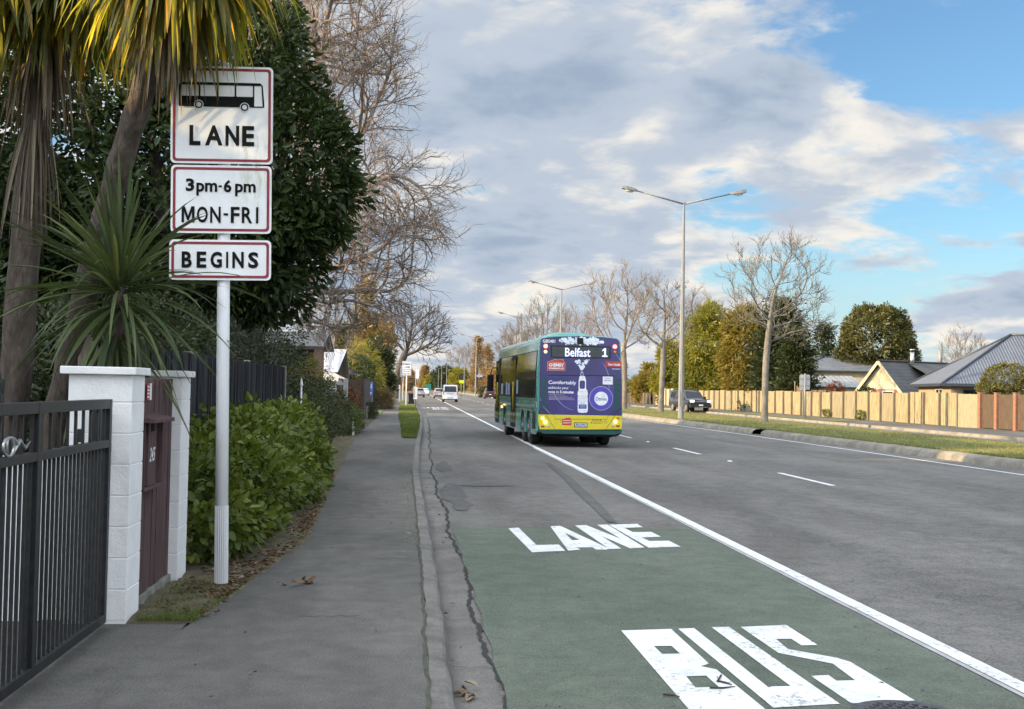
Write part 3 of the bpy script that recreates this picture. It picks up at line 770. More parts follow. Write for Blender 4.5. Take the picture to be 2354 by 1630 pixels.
def gate():
    X = -1.95; y0, y1 = 3.4, 7.57
    t = thing('driveway_gate', 'dark metal barred sliding gate across the driveway in front of the white pillar', 'gate', (X, 5.3, 0))
    def yy(y): return y - 5.3
    mb = MB()
    for a, b, z0, z1 in ((y0, y1, 1.385, 1.445), (y0, y1, 1.140, 1.187), (y0, y1, .028, .085)): mb.box(-.024, .024, yy(a), yy(b), z0, z1)
    for y in (3.43, 4.8, 6.16, 7.545): mb.box(-.026, .026, yy(y) - .026, yy(y) + .026, .0281, 1.4449)
    mb.build('frame', M_gate, t, bev=.003)
    mb = MB(); y = 3.50
    i = 0
    while y < 7.49:
        if min(abs(y - q) for q in (3.43, 4.8, 6.16, 7.545)) > .045:
            mb.box(-.008, .008, yy(y) - .008, yy(y) + .008, .085, 1.14)
            if i % 2 == 0: mb.box(-.008, .008, yy(y) - .008, yy(y) + .008, 1.187, 1.385)
        y += .0765; i += 1
    mb.build('bars', M_gate, t)
    mb = MB()
    pts = [(.02, yy(5.72 + .11 * math.cos(a) * (1 - a / 14)), 1.235 + .045 * math.sin(a)) for a in [k * .42 for k in range(26)]]
    mb.tube(pts, [.008] * 24 + [.006, .003], 6); mb.tube([(.02, yy(5.78), 1.2), (.02, yy(5.86), 1.26), (.02, yy(5.94), 1.215), (.02, yy(6.02), 1.25)], [.006, .011, .010, .003], 6)
    mb.build('scroll_ornament', M_silver, t)
    mb = MB(); mb.box(-.06, -.025, yy(7.10), yy(7.14), 1.19, 1.27); mb.box(-.075, -.06, yy(7.09), yy(7.15), 1.17, 1.24); mb.build('latch', M_gate, t, bev=.004)
    p = thing('gate_guide_post', 'short dark square post with a stepped cap standing just behind the gate', 'post', (-2.09, 5.98, 0))
    mb = MB(); mb.box(-.032, .032, -.032, .032, -.02, 1.50); mb.build('post', M_gate, p, bev=.004)
    mb = MB(); mb.loft([[(x * s, y * s, z) for x, y in disc(0, 0, .036, n=8)] for s, z in ((.85, 1.475), (1.1, 1.50), (1.15, 1.545), (1.05, 1.56))], 0, False); mb.cyl(0, 0, 1.56, 1.60, .020, .022, 10); mb.build('cap', M_gate, p)
    # jamb post fixed beside the pillar
    mb = MB(); mb.box(-2.06, -2.00, 7.58, 7.64, -.02, 1.42); mb.box(-2.06, -1.94, 7.58, 7.64, 1.10, 1.16)
    tag(mb.build('gate_catch_post', M_gate, None, bev=.003), 'dark steel catch post between the gate end and the white pillar', 'post')
gate()

def pillar(y, lab):
    t = thing('block_pillar', lab, 'pillar', (-2.035, y + .175, 0), 0, 'white block pillars')
    mb = MB(); z = -.04; h = .2015
    mb.box(-.198, .198, -.168, .168, -.04, 1.6015, 0)
    k = 0; z = .012
    while z < 1.60:
        mb.box(-.202, .202, -.172, .172, z + .003, min(z + h - .003, 1.6013), 0); z += h
    mb.build('shaft', M_blockw, t, bev=.004)
    mb = MB(); mb.box(-.250, .232, -.21, .21, 1.602, 1.652); mb.build('cap', M_blockw, t, bev=.006)
    return t
pillar(7.69, 'white block pillar with flat cap beside the gate end')
pillar(9.30, 'white block pillar with flat cap between maroon boards and black fence')
mb = MB(); mb.box(-3.4, -2.245, 7.78, 7.96, -.03, 1.05)
tag(mb.build('block_wall', M_blockw), 'short white block wall return running behind the gate from the near pillar', 'wall')

def panel():
    t = thing('board_fence', 'maroon vertical board panel with built-in letterbox between two white pillars', 'fence panel', (-1.92, 8.66, 0))
    mb = MB(); y = 8.045
    while y < 9.28:
        y1 = min(y + .128, 9.295)
        if y1 - y > .05:
            c = [(y - 8.66 + .004, .06), (y1 - 8.66 - .004, .06)]
            w = y1 - y - .008
            top = [(y1 - 8.66 - .004 - w * k / 8, 1.585 - .055 * (1 - abs(math.cos(math.pi * k / 8))) ** .5 * 1) for k in range(9)]
            mb.prism(c + top, -.010, .012 + .004 * (int(y * 100) % 3), 'yz')
        y += .128
    mb.box(-.012, -.0105, -.61, .63, .06, 1.56)
    mb.build('boards', M_maroon, t)
    mb = MB(); mb.box(-.05, .04, -.615, .635, -.03, .058); mb.build('plinth', M_concrete, t, bev=.005)
    lb = MB(); zz = (.83, 1.275)
    lb.box(.0165, .085, -.57, -.55, *zz); lb.box(.0165, .085, .0, .022, *zz); lb.box(.0165, .09, -.57, .022, .805, .8295); lb.box(.0165, .02, -.549, -.001, *zz)
    o = lb.build('letterbox', M_maroon, t, bev=.002)
    fm = MB(); fm.box(.03, .078, -.42, -.18, .831, 1.21); fm.box(.03, .078, -.42, -.36, 1.2101, 1.274); fm.box(.03, .078, -.24, -.18, 1.2101, 1.274); fm.box(.032, .04, -.359, -.241, 1.211, 1.274)
    fm.build('front_flap', M_maroon, o, bev=.002)
    hd = MB(); hd.prism([(.014, 1.335), (.014, 1.285), (.155, 1.276), (.155, 1.30)], -.60, .06, 'xz'); hd.build('hood', M_maroon, o, bev=.003)
    nm = MB(); put_text(nm, '245', -.375, -.225, 1.00, 1.10, lambda u, v: (.080, u + (v - 1.05) * .25, v), 0, .02); nm.build('house_number', M_signw2, o)
    st = MB(); st.box(.0285, .0295, -.30, -.21, 1.43, 1.55, 0); st.box(.0285, .0295, -.2095, -.15, 1.43, 1.55, 1)
    for k in range(4): st.box(.0297, .0302, -.285, -.225, 1.447 + .024 * k, 1.459 + .024 * k, 1)
    st.build('sticker', [M_red, M_signw2], t)
M_signw2 = mat('plain white', (.78, .78, .77), rough=.6); M_red = mat('red sticker', (.45, .03, .04), rough=.5)
panel()
def blackfence():
    t = thing('paling_fence', 'black stained close-boarded fence behind the green hedge', 'fence', (-2.6, 16.5, 0))
    r = random.Random(3); mb = MB(); y = 9.62
    while y < 23.25:
        w = .088; zt = 1.90 + r.uniform(-.012, .012)
        mb.box(-.0, .014 + r.uniform(0, .006), y - 16.5, y - 16.5 + w - .006, .03, zt); y += w
        if r.random() < .5:
            mb.box(.0205, .034, y - 16.5 - .045, y - 16.5 - .005, .03, zt - .01)
    mb.box(-.05, -.002, -6.9, 6.75, .4, .46); mb.box(-.05, -.002, -6.9, 6.75, 1.5, 1.56)
    mb.build('palings', M_blackf, t)
    for y in (9.56, 14, 18.5, 23.3):
        mb = MB(); mb.box(-.10, -.004 if 10 < y < 23 else .03, y - 16.55, y - 16.45, -.05, 1.93); mb.build('post', M_weath, t, bev=.004)
blackfence()

def sign_panel(mb, x0, x1, z0, z1, bw=.020, edge=.016, r=.035):
    yf = lambda d: (lambda u, v: (u, -d, v))
    mb.prism(rrect(x0, x1, z0, z1, r), -.003, .0, 'xz', 0)
    a = rrect(x0 + edge, x1 - edge, z0 + edge, z1 - edge, r * .8); b = rrect(x0 + edge + bw, x1 - edge - bw, z0 + edge + bw, z1 - edge - bw, r * .5)
    mb.sheet([a, b[::-1]], yf(.0055), 1)
def bus_lane_sign(loc, label, simple=False, s=1.0, panels=3):
    k = .001733
    def X(c): return (c - 998) * k
    def Z(c): return 2.35 + (1258 - c) * k
    t = thing('bus_lane_sign', label, 'road sign', loc, 0, 'bus lane signs')
    mb = MB(); mb.cyl(.01, .062, -.12, 4.02 if panels == 3 else 3.98, .0495, .047, 20)
    for i in range(20):                    # fluted sheath on the lower pole
        a = 2 * math.pi * i / 20; mb.bar((.01 + .049 * math.cos(a), .062 + .049 * math.sin(a), .03), (.01 + .049 * math.cos(a), .062 + .049 * math.sin(a), .62), .006)
    mb.build('pole', M_whitep, t)
    mb = MB(); mb.loft([[(x, y + .062, z) for x, y in disc(.0, 0, r_, n=14)] for r_, z in ((.062, -.1), (.060, .012), (.05, .018))], 0, False); mb.build('footing', M_concrete, t)
    mb = MB(); mb.cyl(.01, .062, .018, .03, .052, n=18); mb.build('collar', M_rust, t)
    mb = MB(); mb.cyl(.01, .062, 4.021 if panels == 3 else 3.981, 4.045 if panels == 3 else 4.005, .05, .045, 18); mb.build('pole_cap', M_signw2, t)
    y = lambda u, v: (u, -.0085, v)
    # upper plate: bus pictogram and LANE
    P = []
    mb = MB(); sign_panel(mb, X(775), X(1221), Z(740), Z(305)); p = mb.build('sign_plate', [M_signw, M_signred], t); P.append(p)
    mb = MB()
    zt, zb, zw0, zw1 = Z(378), Z(487), Z(440), Z(390)
    xl, xr = X(810), X(1183)
    body = [(xl, zb), (xr, zb), (xr, Z(470)), (X(1176), zt + -.02), (X(1165), zt), (xl + .02, zt), (xl, zt - .02)]
    wins = [rrect(X(a), X(b), zw0, zw1, .006, 3) for a, b in ((822, 896), (903, 974), (981, 1053), (1060, 1133))]
    wins.append([(X(1139), Z(482)), (X(1176), Z(482)), (X(1170), zw1), (X(1139), zw1)])
    wh = [disc(X(897), Z(478), .036, n=20), disc(X(1097), Z(487), .036, n=20)]
    mb.sheet([body] + [w[::-1] for w in wins], y, 0)
    for w in wh:
        mb.sheet([w], lambda u, v: (u, -.0105, v), 1)
        c = np.mean(w, 0); mb.sheet([disc(c[0], c[1], .030), disc(c[0], c[1], .019)[::-1]], lambda u, v: (u, -.0125, v), 0)
    mb.build('bus_pictogram', [M_signblk, M_signw2], p)
    mb = MB(); bold = .035
    for ch, a, b in (('L', 857, 905), ('A', 925, 1002), ('N', 1014, 1074), ('E', 1087, 1140)): put_text(mb, ch, X(a), X(b), Z(660), Z(570), y, 0, bold)
    mb.build('lettering', M_signblk, p)
    mb = MB(); sign_panel(mb, X(778), X(1217), Z(1050), Z(748)); p = mb.build('sign_plate', [M_signw, M_signred], t)
    mb = MB()
    put_text(mb, '3', X(843), X(880), Z(864), Z(808), y, 0, bold); put_text(mb, 'pm', X(889), X(980), Z(884), Z(826), y, 0, bold * .8); put_text(mb, '-', X(986), X(1000), Z(845), Z(837), y, 0, .0)
    put_text(mb, '6', X(1008), X(1042), Z(868), Z(812), y, 0, bold); put_text(mb, 'pm', X(1058), X(1148), Z(884), Z(828), y, 0, bold * .8)
    mb.build('lettering', M_signblk, p); mb = MB()
    mb.sheet([[(X(a), Z(b)) for a, b in ((826, 1004), (826, 932), (840, 932), (854, 974), (868, 932), (882, 932), (882, 1004), (871, 1004), (871, 956), (858, 994), (850, 994), (837, 956), (837, 1004))]], y, 0)
    for ch, a, b, q in (('O', 892, 940, 1), ('N', 950, 996, 1), ('F', 1040, 1078, 1), ('R', 1088, 1134, 1), ('I', 1150, 1160, 1)): put_text(mb, ch, X(a), X(b), Z(1004), Z(932), y, 0, .022)
    put_text(mb, '-', X(1008), X(1028), Z(971), Z(961), y, 0, 0)
    mb.build('lettering', M_signblk, p)
    if panels == 3:
        mb = MB(); sign_panel(mb, X(774), X(1217), Z(1258), Z(1079)); p = mb.build('sign_plate', [M_signw, M_signred], t)
        mb = MB()
        for ch, a, b in (('B', 828, 872), ('E', 893, 935), ('G', 953, 1003), ('I', 1021, 1030), ('N', 1048, 1098), ('S', 1117, 1162)): put_text(mb, ch, X(a), X(b), Z(1204), Z(1132), y, 0, bold)
        mb.build('lettering', M_signblk, p)
    for z in ([Z(1215), Z(1120), Z(1000), Z(800), Z(690), Z(370)][0 if panels == 3 else 2:]):
        mb = MB(); mb.box(-.12, .14, .001, .012, z - .012, z + .012); mb.build('bracket', M_alu, t)
    return t
M_rust = mat('rusty collar', (.10, .05, .03), (.05, .03, .025), rough=.9)
x, y_ = gp(496, 1349, 0)
bus_lane_sign((x + .03, y_ - .06, 0), 'nearest bus lane sign with 3pm-6pm and BEGINS plates on a white pole').rotation_euler = (0, -.0185, 0)

# ------------------------------------------------------------------ cabbage trees
M_strap = leafmat('cabbage tree leaves', (.050, .075, .030), (.105, .12, .040), (.30, .22, .06), transl=.55, rough=.42, tcol=(4.6, 3.5, .7))
M_strap2 = leafmat('young cabbage tree leaves', (.042, .066, .026), (.085, .115, .045), (.13, .15, .06), transl=.3, rough=.42, spec=.3)
M_skirt = leafmat('dead hanging leaves', (.12, .095, .07), (.20, .17, .13), (.28, .24, .18), transl=.2, rough=.9)
M_trunkc = mat('corky cabbage tree bark', (.062, .047, .037), (.115, .092, .075), rough=.95, scale=9, stretch=(1, 1, .35), bump=1.0, bscale=34, fine=(30, .25))
def straps(name, material, parent, c, n, L, W, el0, el1, droop, seed, seg=7, az=None, r0=.05, fold=.18, **props):
    """long strap leaves leaving a head c, each bent down by its own weight"""
    r = np.random.default_rng(seed)
    V, F, T = [], [], []
    for i in range(n):
        a = r.random() * 6.283 if az is None else R(az[0] + (az[1] - az[0]) * r.random())
        e = R(el0 + (el1 - el0) * r.random()); l = L * (.7 + .5 * r.random()); w = W * (.7 + .6 * r.random())
        d = np.array([math.cos(a) * math.cos(e), math.sin(a) * math.cos(e), math.sin(e)])
        h = np.array([math.cos(a), math.sin(a), 0]); p = np.array(c, float) + d * r0 + r.normal(size=3) * .02
        sd = np.array([-math.sin(a), math.cos(a), 0]) + r.normal(size=3) * .35; sd /= np.linalg.norm(sd)
        g = droop * (.5 + r.random()); b = len(V)
        for k in range(seg + 1):
            t = k / seg; ww = w * (math.sin(math.pi * min(1, .12 + t * .88)) ** .6) * (1 - t * .25) if k < seg else .002
            s2 = sd - d * sd.dot(d); s2 /= max(np.linalg.norm(s2), 1e-6); nn = np.cross(d, s2)
            V += [p - s2 * ww * .5 + nn * ww * fold, p, p + s2 * ww * .5 + nn * ww * fold]
            d = d + np.array([0, 0, -1]) * g * (.4 + t) / seg * 2; d /= np.linalg.norm(d); p = p + d * l / seg
        tt = r.random()
        T += [tt] * (3 * (seg + 1))
        for k in range(seg):
            o = b + 3 * k; F += [(o, o + 1, o + 4, o + 3), (o + 1, o + 2, o + 5, o + 4)]
    me = bpy.data.meshes.new(name); me.from_pydata([tuple(v) for v in V], [], F)
    at = me.attributes.new('tint', 'FLOAT', 'POINT'); at.data.foreach_set('value', np.array(T, np.float32))
    me.materials.append(material)
    return tag(link(name, me, parent), **props)
def trunk_tube(name, pts, rads, material, parent, n=12, seed=1, rough=.05):
    rr = random.Random(seed); P = [Vector(p) for p in pts]; out, ra = [], []
    for i in range(len(P) - 1):
        for k in range(6):
            t = k / 6; out.append(P[i].lerp(P[i + 1], t) + Vector((rr.uniform(-1, 1), rr.uniform(-1, 1), 0)) * rads[i] * rough)
            ra.append((rads[i] * (1 - t) + rads[i + 1] * t) * (1 + rr.uniform(-1, 1) * rough * 1.4))
    out.append(P[-1]); ra.append(rads[-1])
    mb = MB(); mb.tube(out, ra, n); return mb.build(name, material, parent)
def cabbage_trees():
    t = thing('cabbage_tree', 'tall cabbage tree with upright shaggy trunk standing behind the gate', 'tree', (-3.33, 9.9, 0), 0, 'cabbage trees')
    trunk_tube('trunk', [(-.10, 0, -.1), (-.05, 0, .5), (.02, 0, 1.6), (.08, 0, 3.0), (.16, 0, 4.3), (.2, 0, 4.9)], [.19, .14, .125, .115, .105, .09], M_trunkc, t, seed=2)
    straps('crown', M_strap, t, (.2, -.1, 4.98), 280, 1.0, .062, -70, 60, 1.15, 11)
    straps('crown', M_strap, t, (-.30, -.4, 5.0), 190, .98, .062, -70, 50, 1.2, 12)
    straps('crown', M_strap, t, (.72, -.35, 5.10), 230, 1.02, .062, -75, 45, 1.2, 13)
    straps('dead_leaf_skirt', M_skirt, t, (.18, 0, 4.75), 150, 1.1, .03, -88, -55, .8, 14)
    straps('dead_leaf_skirt', M_skirt, t, (.12, -.02, 3.95), 90, 1.0, .02, -89, -70, .8, 15, r0=.14)
    t = thing('cabbage_tree', 'leaning cabbage tree whose drooping leaves hang over the top of the bus lane sign', 'tree', (-3.05, 9.75, 0), 0, 'cabbage trees')
    trunk_tube('trunk', [(-.05, .05, -.1), (.05, .0, .7), (.26, -.14, 1.7), (.52, -.36, 2.7), (.80, -.62, 3.5), (1.06, -.86, 4.2), (1.18, -.98, 4.7)], [.16, .125, .112, .102, .095, .085, .07], M_trunkc, t, seed=4)
    straps('crown', M_strap, t, (1.18, -1.02, 4.78), 460, .94, .056, -75, 60, 1.2, 21)
    straps('crown', M_strap, t, (1.40, -.8, 4.98), 190, .85, .052, -55, 60, 1.0, 22)
    straps('dead_leaf_skirt', M_skirt, t, (1.15, -.98, 4.6), 150, .85, .026, -88, -50, .8, 23)
    t = thing('cabbage_tree', 'young cabbage tree with a spiky green rosette between trunks and sign', 'tree', (-2.30, 9.05, 0), 0, 'cabbage trees')
    trunk_tube('trunk', [(.02, .02, -.1), (0, 0, 1.2), (.03, -.02, 2.35)], [.075, .06, .05], M_trunkc, t, seed=6)
    straps('crown', M_strap2, t, (.03, -.02, 2.28), 70, .88, .036, 30, 88, .30, 31, seg=7)
    straps('crown', M_strap2, t, (.03, -.02, 2.24), 66, .95, .036, -5, 45, .50, 32, seg=8)
    straps('drooping_leaves', M_strap2, t, (.03, -.02, 2.14), 56, .92, .036, -40, 5, .65, 33, seg=8)
    straps('drooping_leaves', M_strap2, t, (.02, -.02, 1.95), 60, .85, .038, -85, -40, .75, 34, seg=6)
cabbage_trees()

# ------------------------------------------------------------------ hedges and shrubs on the left
M_gris = leafmat('bright broad hedge leaves', (.042, .072, .012), (.120, .155, .022), (.20, .21, .04), transl=.3, rough=.38, spec=.3)
M_box = leafmat('dark clipped hedge leaves', (.036, .046, .016), (.062, .072, .026), (.10, .075, .035), transl=.2)
M_grey = leafmat('grey green shrub leaves', (.055, .070, .045), (.085, .10, .07), (.13, .14, .10), transl=.2)
M_everg = leafmat('dark evergreen leaves', (.018, .032, .010), (.040, .062, .016), (.085, .105, .030), transl=.2, rough=.42, spec=.22)
M_golden = leafmat('golden green foliage', (.20, .20, .035), (.30, .27, .05), (.36, .28, .08), transl=.4)
M_brownc = leafmat('russet conifer foliage', (.21, .145, .06), (.29, .20, .085), (.20, .18, .06), transl=.4)
M_redsh = leafmat('red leaved shrub', (.10, .03, .018), (.16, .06, .03), (.08, .06, .03), transl=.25)
M_agave = leafmat('broad green leaves', (.07, .13, .04), (.12, .19, .06), transl=.25, rough=.35)
M_bark = mat('grey bark', (.13, .11, .09), (.22, .19, .155), rough=.95, scale=5, stretch=(1, 1, .3), bump=.8, bscale=20)
M_barkd = mat('dark bark', (.05, .04, .034), (.095, .078, .065), rough=.95, scale=5, stretch=(1, 1, .3), bump=.8, bscale=20)
M_dirt_stem = M_barkd
def plant(name, label, cat, loc, ells, material, nclump, per, cr, size, aspect=.5, tpl=T_QUAD, seed=1, shell=.55, group=None, stems=5, stem_r=.03, droop=0, spread=.8, cut=None, stem_mat=None, trunk=None, partname='foliage'):
    t = thing(name, label, cat, loc, 0, group)
    crown(partname, material, t, ells, nclump, per, cr, size, aspect, tpl, seed, shell, droop, cut, spread)
    rr = random.Random(seed)
    if trunk:
        mb = MB()
        for tr_ in trunk: mb.tube([p for p, _ in tr_], [q for _, q in tr_], 8)
        mb.build('trunk', stem_mat or M_barkd, t)
    elif stems:
        for i in range(stems):
            mb = MB()
            e = ells[i % len(ells)]
            a = Vector((e[0] + rr.uniform(-.4, .4) * e[3], e[1] + rr.uniform(-.5, .5) * e[4], -.08)); b = Vector((e[0] + rr.uniform(-.5, .5) * e[3], e[1] + rr.uniform(-.5, .5) * e[4], e[2] + e[5] * rr.uniform(.0, .5)))
            m_ = a.lerp(b, .5) + Vector((rr.uniform(-.1, .1), rr.uniform(-.1, .1), 0)) * e[3]
            mb.tube([a, m_, b], [stem_r, stem_r * .75, stem_r * .3], 5); mb.build('stem', stem_mat or M_barkd, t)
    return t
ge = []
for i in range(9):
    y = 10.6 + i * .95; h = [.84, 1.04, 1.0, 1.20, 1.20, 1.38, 1.22, 1.06, .80][i]; xr = [-1.48, -1.34, -1.28, -1.25, -1.22, -1.25, -1.28, -1.35, -1.5][i]
    ge.append((-1.93 - 0, y - 15, h * .47, abs(xr + 1.93) + .04, .72, h * .53))
plant('green_hedge', 'bright green broad-leaved hedge growing against the black fence beside the footpath', 'hedge', (0, 15, 0), ge, M_gris, 540, 46, .20, .070, .74, T_LEAF, 51, .62, stems=14, stem_r=.012)
de = []
for i in range(9):
    y = 24.2 + i * 1.45; de.append((-2.82 + .0 * i, y - 30, .80, 1.02 - .02 * i, 1.1, .96 - .015 * i))
plant('clipped_hedge', 'dark clipped rounded hedge beyond the bright green hedge', 'hedge', (0, 30, 0), de, M_box, 780, 50, .15, .05, .55, T_QUAD, 52, .72, stems=14, stem_r=.02)
plant('clipped_shrub', 'small rounded olive green shrub at the far end of the dark clipped hedge', 'shrub', (-2.15, 37.3, 0), [(0, 0, .5, .38, .55, .52)], M_gris, 70, 40, .16, .045, .55, T_QUAD, 53, .7, stems=4)
t = thing('flax_plant', 'light green strap-leaved clump beyond the clipped hedge', 'plant', (-2.25, 40, 0))
straps('leaves', M_agave, t, (0, 0, .3), 110, .75, .08, 15, 80, .8, 54, seg=5)
plant('low_shrub', 'low grey green bush spilling toward the footpath below the flax', 'shrub', (-2.15, 38.8, 0), [(0, 0, .25, .42, .9, .34)], M_grey, 90, 40, .16, .06, .4, T_QUAD, 55, .5, stems=4)
plant('red_shrub', 'dull red leaved shrub in front of the brown paling fence', 'shrub', (-3.0, 49, 0), [(0, 0, .75, .75, .8, .7)], M_redsh, 90, 40, .22, .09, .5, T_QUAD, 56, .4)
plant('grey_shrub', 'loose grey green shrub leaning over the far end of the black fence', 'shrub', (-3.75, 25, 0), [(.1, 0, 1.5, 1.0, 1.6, 1.35), (-.3, -1, 2.6, .95, 1.3, .9)], M_grey, 400, 40, .26, .075, .34, T_QUAD, 57, .45, stems=9, stem_r=.03)
plant('dark_shrub', 'dense dark olive shrub rising behind the far end of the black fence', 'shrub', (-3.35, 27.5, 0), [(0, 0, 1.5, .80, 1.5, 1.4), (.1, 0, 2.7, .60, 1.1, .75), (-.9, 0, 2.3, .9, 1.3, 1.5)], leafmat('dark olive leaves', (.030, .042, .018), (.055, .064, .028), (.10, .09, .04), transl=.2), 330, 44, .24, .08, .42, T_QUAD, 66, .45, stems=6, stem_r=.03)
plant('lit_shrub', 'sunlit yellow green shrub in front of the brown house', 'shrub', (-4.15, 44, 0), [(0, 0, 1.55, 1.0, 1.2, .95), (.2, 0, .8, 1.0, 1.0, .8)], leafmat('yellow green leaves', (.10, .12, .03), (.16, .16, .04), (.26, .22, .06), transl=.35), 170, 40, .25, .09, .5, T_QUAD, 58, .45)
plant('rhododendron', 'dark glossy round bush above the brown paling fence', 'shrub', (-3.9, 76.5, 0), [(0, 0, 2.1, 1.15, 1.3, 1.4)], leafmat('glossy leaves', (.03, .055, .015), (.06, .09, .025), (.2, .19, .06), transl=.2, rough=.3), 150, 40, .28, .14, .4, T_QUAD, 59, .5)
plant('tussock', 'round straw coloured grass clump beside the footpath beyond the fences', 'plant', (-2.35, 80, 0), [(0, 0, .5, .62, .7, .56)], leafmat('tussock blades', (.13, .10, .05), (.2, .15, .08), transl=.3, rough=.8), 60, 60, .3, .4, .06, T_QUAD, 60, .3, stems=0)
plant('low_shrub', 'small dark bush at the foot of the brown fence corner', 'shrub', (-2.25, 57.5, 0), [(0, 0, .3, .35, .9, .42)], M_box, 60, 40, .16, .06, .5, T_QUAD, 61, .6, stems=3)
t = thing('broadleaf_evergreen', 'big dark dense evergreen tree rising behind the bus lane sign', 'tree', (-4.2, 20, 0))
EV = [(.55, 0, 5.0, 2.35, 2.2, 2.3), (.85, 0, 7.0, 1.45, 1.6, 1.35), (2.0, -.3, 5.05, 1.2, 1.2, 1.25), (1.45, -.3, 3.75, 1.1, 1.2, .95), (-1.7, .5, 5.8, 2.0, 1.9, 2.5), (-2.8, 1.5, 3.6, 1.6, 1.4, 1.4)]
crown('foliage', M_everg, t, EV, 1050, 46, .34, .14, .44, T_LEAF, 62, .58)
rr = np.random.default_rng(63)
P_, pr_ = grow(rr, [(0, 0, -.1), (0.05, 0, .6), (0, .05, 1.2), (.1, 0, 1.8)], sample_ells(rr, EV, 420), D=.35, di=6, dk=.7)
skeleton_mesh('trunk', P_, pr_, .24, .012, M_barkd, t)
plant('dark_shrub', 'dark loose shrub behind the cabbage tree trunks at the photo edge', 'shrub', (-5.6, 14, 0), [(0, 0, 1.6, 1.7, 1.4, 1.5), (-1.0, .5, 2.6, 1.2, 1.2, 1.1)], M_everg, 260, 40, .3, .11, .45, T_QUAD, 64, .4, stems=8, stem_r=.04)
plant('dark_shrub', 'dark shrub filling the gap between leaning trunk and black fence', 'shrub', (-3.75, 13.2, 0), [(0, 0, 1.35, .85, 1.6, 1.2), (.2, 3, 1.7, .8, 1.6, 1.0)], leafmat('deep olive leaves', (.03, .045, .018), (.055, .065, .03), (.09, .08, .04), transl=.2), 300, 42, .26, .085, .4, T_QUAD, 65, .4, stems=8, stem_r=.035)
# ------------------------------------------------------------------ the bus
M_teal = mat('teal bus paint', (.080, .315, .262), (.090, .345, .288), rough=.22, coat=.6, scale=1.2, spec=.5)
M_teald = mat('dark teal bus trim', (.012, .070, .065), rough=.4)
M_navy = mat('navy printed film', (.030, .026, .105), (.045, .036, .15), rough=.28, coat=.3, scale=.9)
M_navy2 = mat('violet printed film', (.055, .042, .21), (.035, .03, .13), rough=.28, coat=.3, scale=1.1)
M_yel = mat('yellow bus film', (.68, .56, .03), (.62, .51, .03), rough=.35)
M_bwhite = mat('white print', (.80, .81, .84), rough=.4); M_blue = mat('blue violet print', (.085, .075, .42), (.07, .06, .34), rough=.3)
M_lav = mat('pale lavender print', (.42, .42, .62), rough=.35)
M_glassd = mat('dark bus glass', (.012, .013, .013), rough=.06, spec=.4, scale=1.5)
M_rubber = mat('tyre rubber', (.018, .018, .019), (.03, .03, .03), rough=.85); M_under = mat('underbody black', (.012, .012, .012), rough=.8)
M_rim = mat('steel rim', (.30, .30, .31), (.2, .2, .2), rough=.45, metal=.6)
M_red_on = mat('lit red lamp', (.6, .02, .02), emit=(1, .10, .08), es=5.0); M_amb_on = mat('lit amber lamp', (.8, .3, .02), emit=(1, .50, .12), es=3.0)
M_amb = mat('amber lamp', (.55, .25, .04), (.5, .2, .03), rough=.2); M_redl = mat('red reflector', (.35, .03, .02), rough=.25); M_yl = mat('lit yellow lamp', (.8, .5, .05), emit=(1, .75, .25), es=1.6)
M_clear = mat('clear lamp', (.55, .58, .55), rough=.15)
M_led = mat('led lettering', (.6, .6, .8), emit=(.72, .74, 1.0), es=.32); M_disp = mat('display glass', (.035, .045, .045), (.045, .055, .055), rough=.2)
M_logo = mat('red logo print', (.48, .055, .035), rough=.4); M_logoo = mat('pale orange outline', (.75, .42, .30), rough=.4)
M_smoke = leafmat('white vapour print', (.62, .68, .72), (.78, .82, .84), (.42, .48, .54), transl=0.0, rough=.5)
M_brown = mat('brown print', (.20, .09, .02), rough=.5); M_fine = mat('fine print', (.36, .30, .46), rough=.5); M_pblue = mat('printed label blue', (.03, .06, .30), rough=.4)
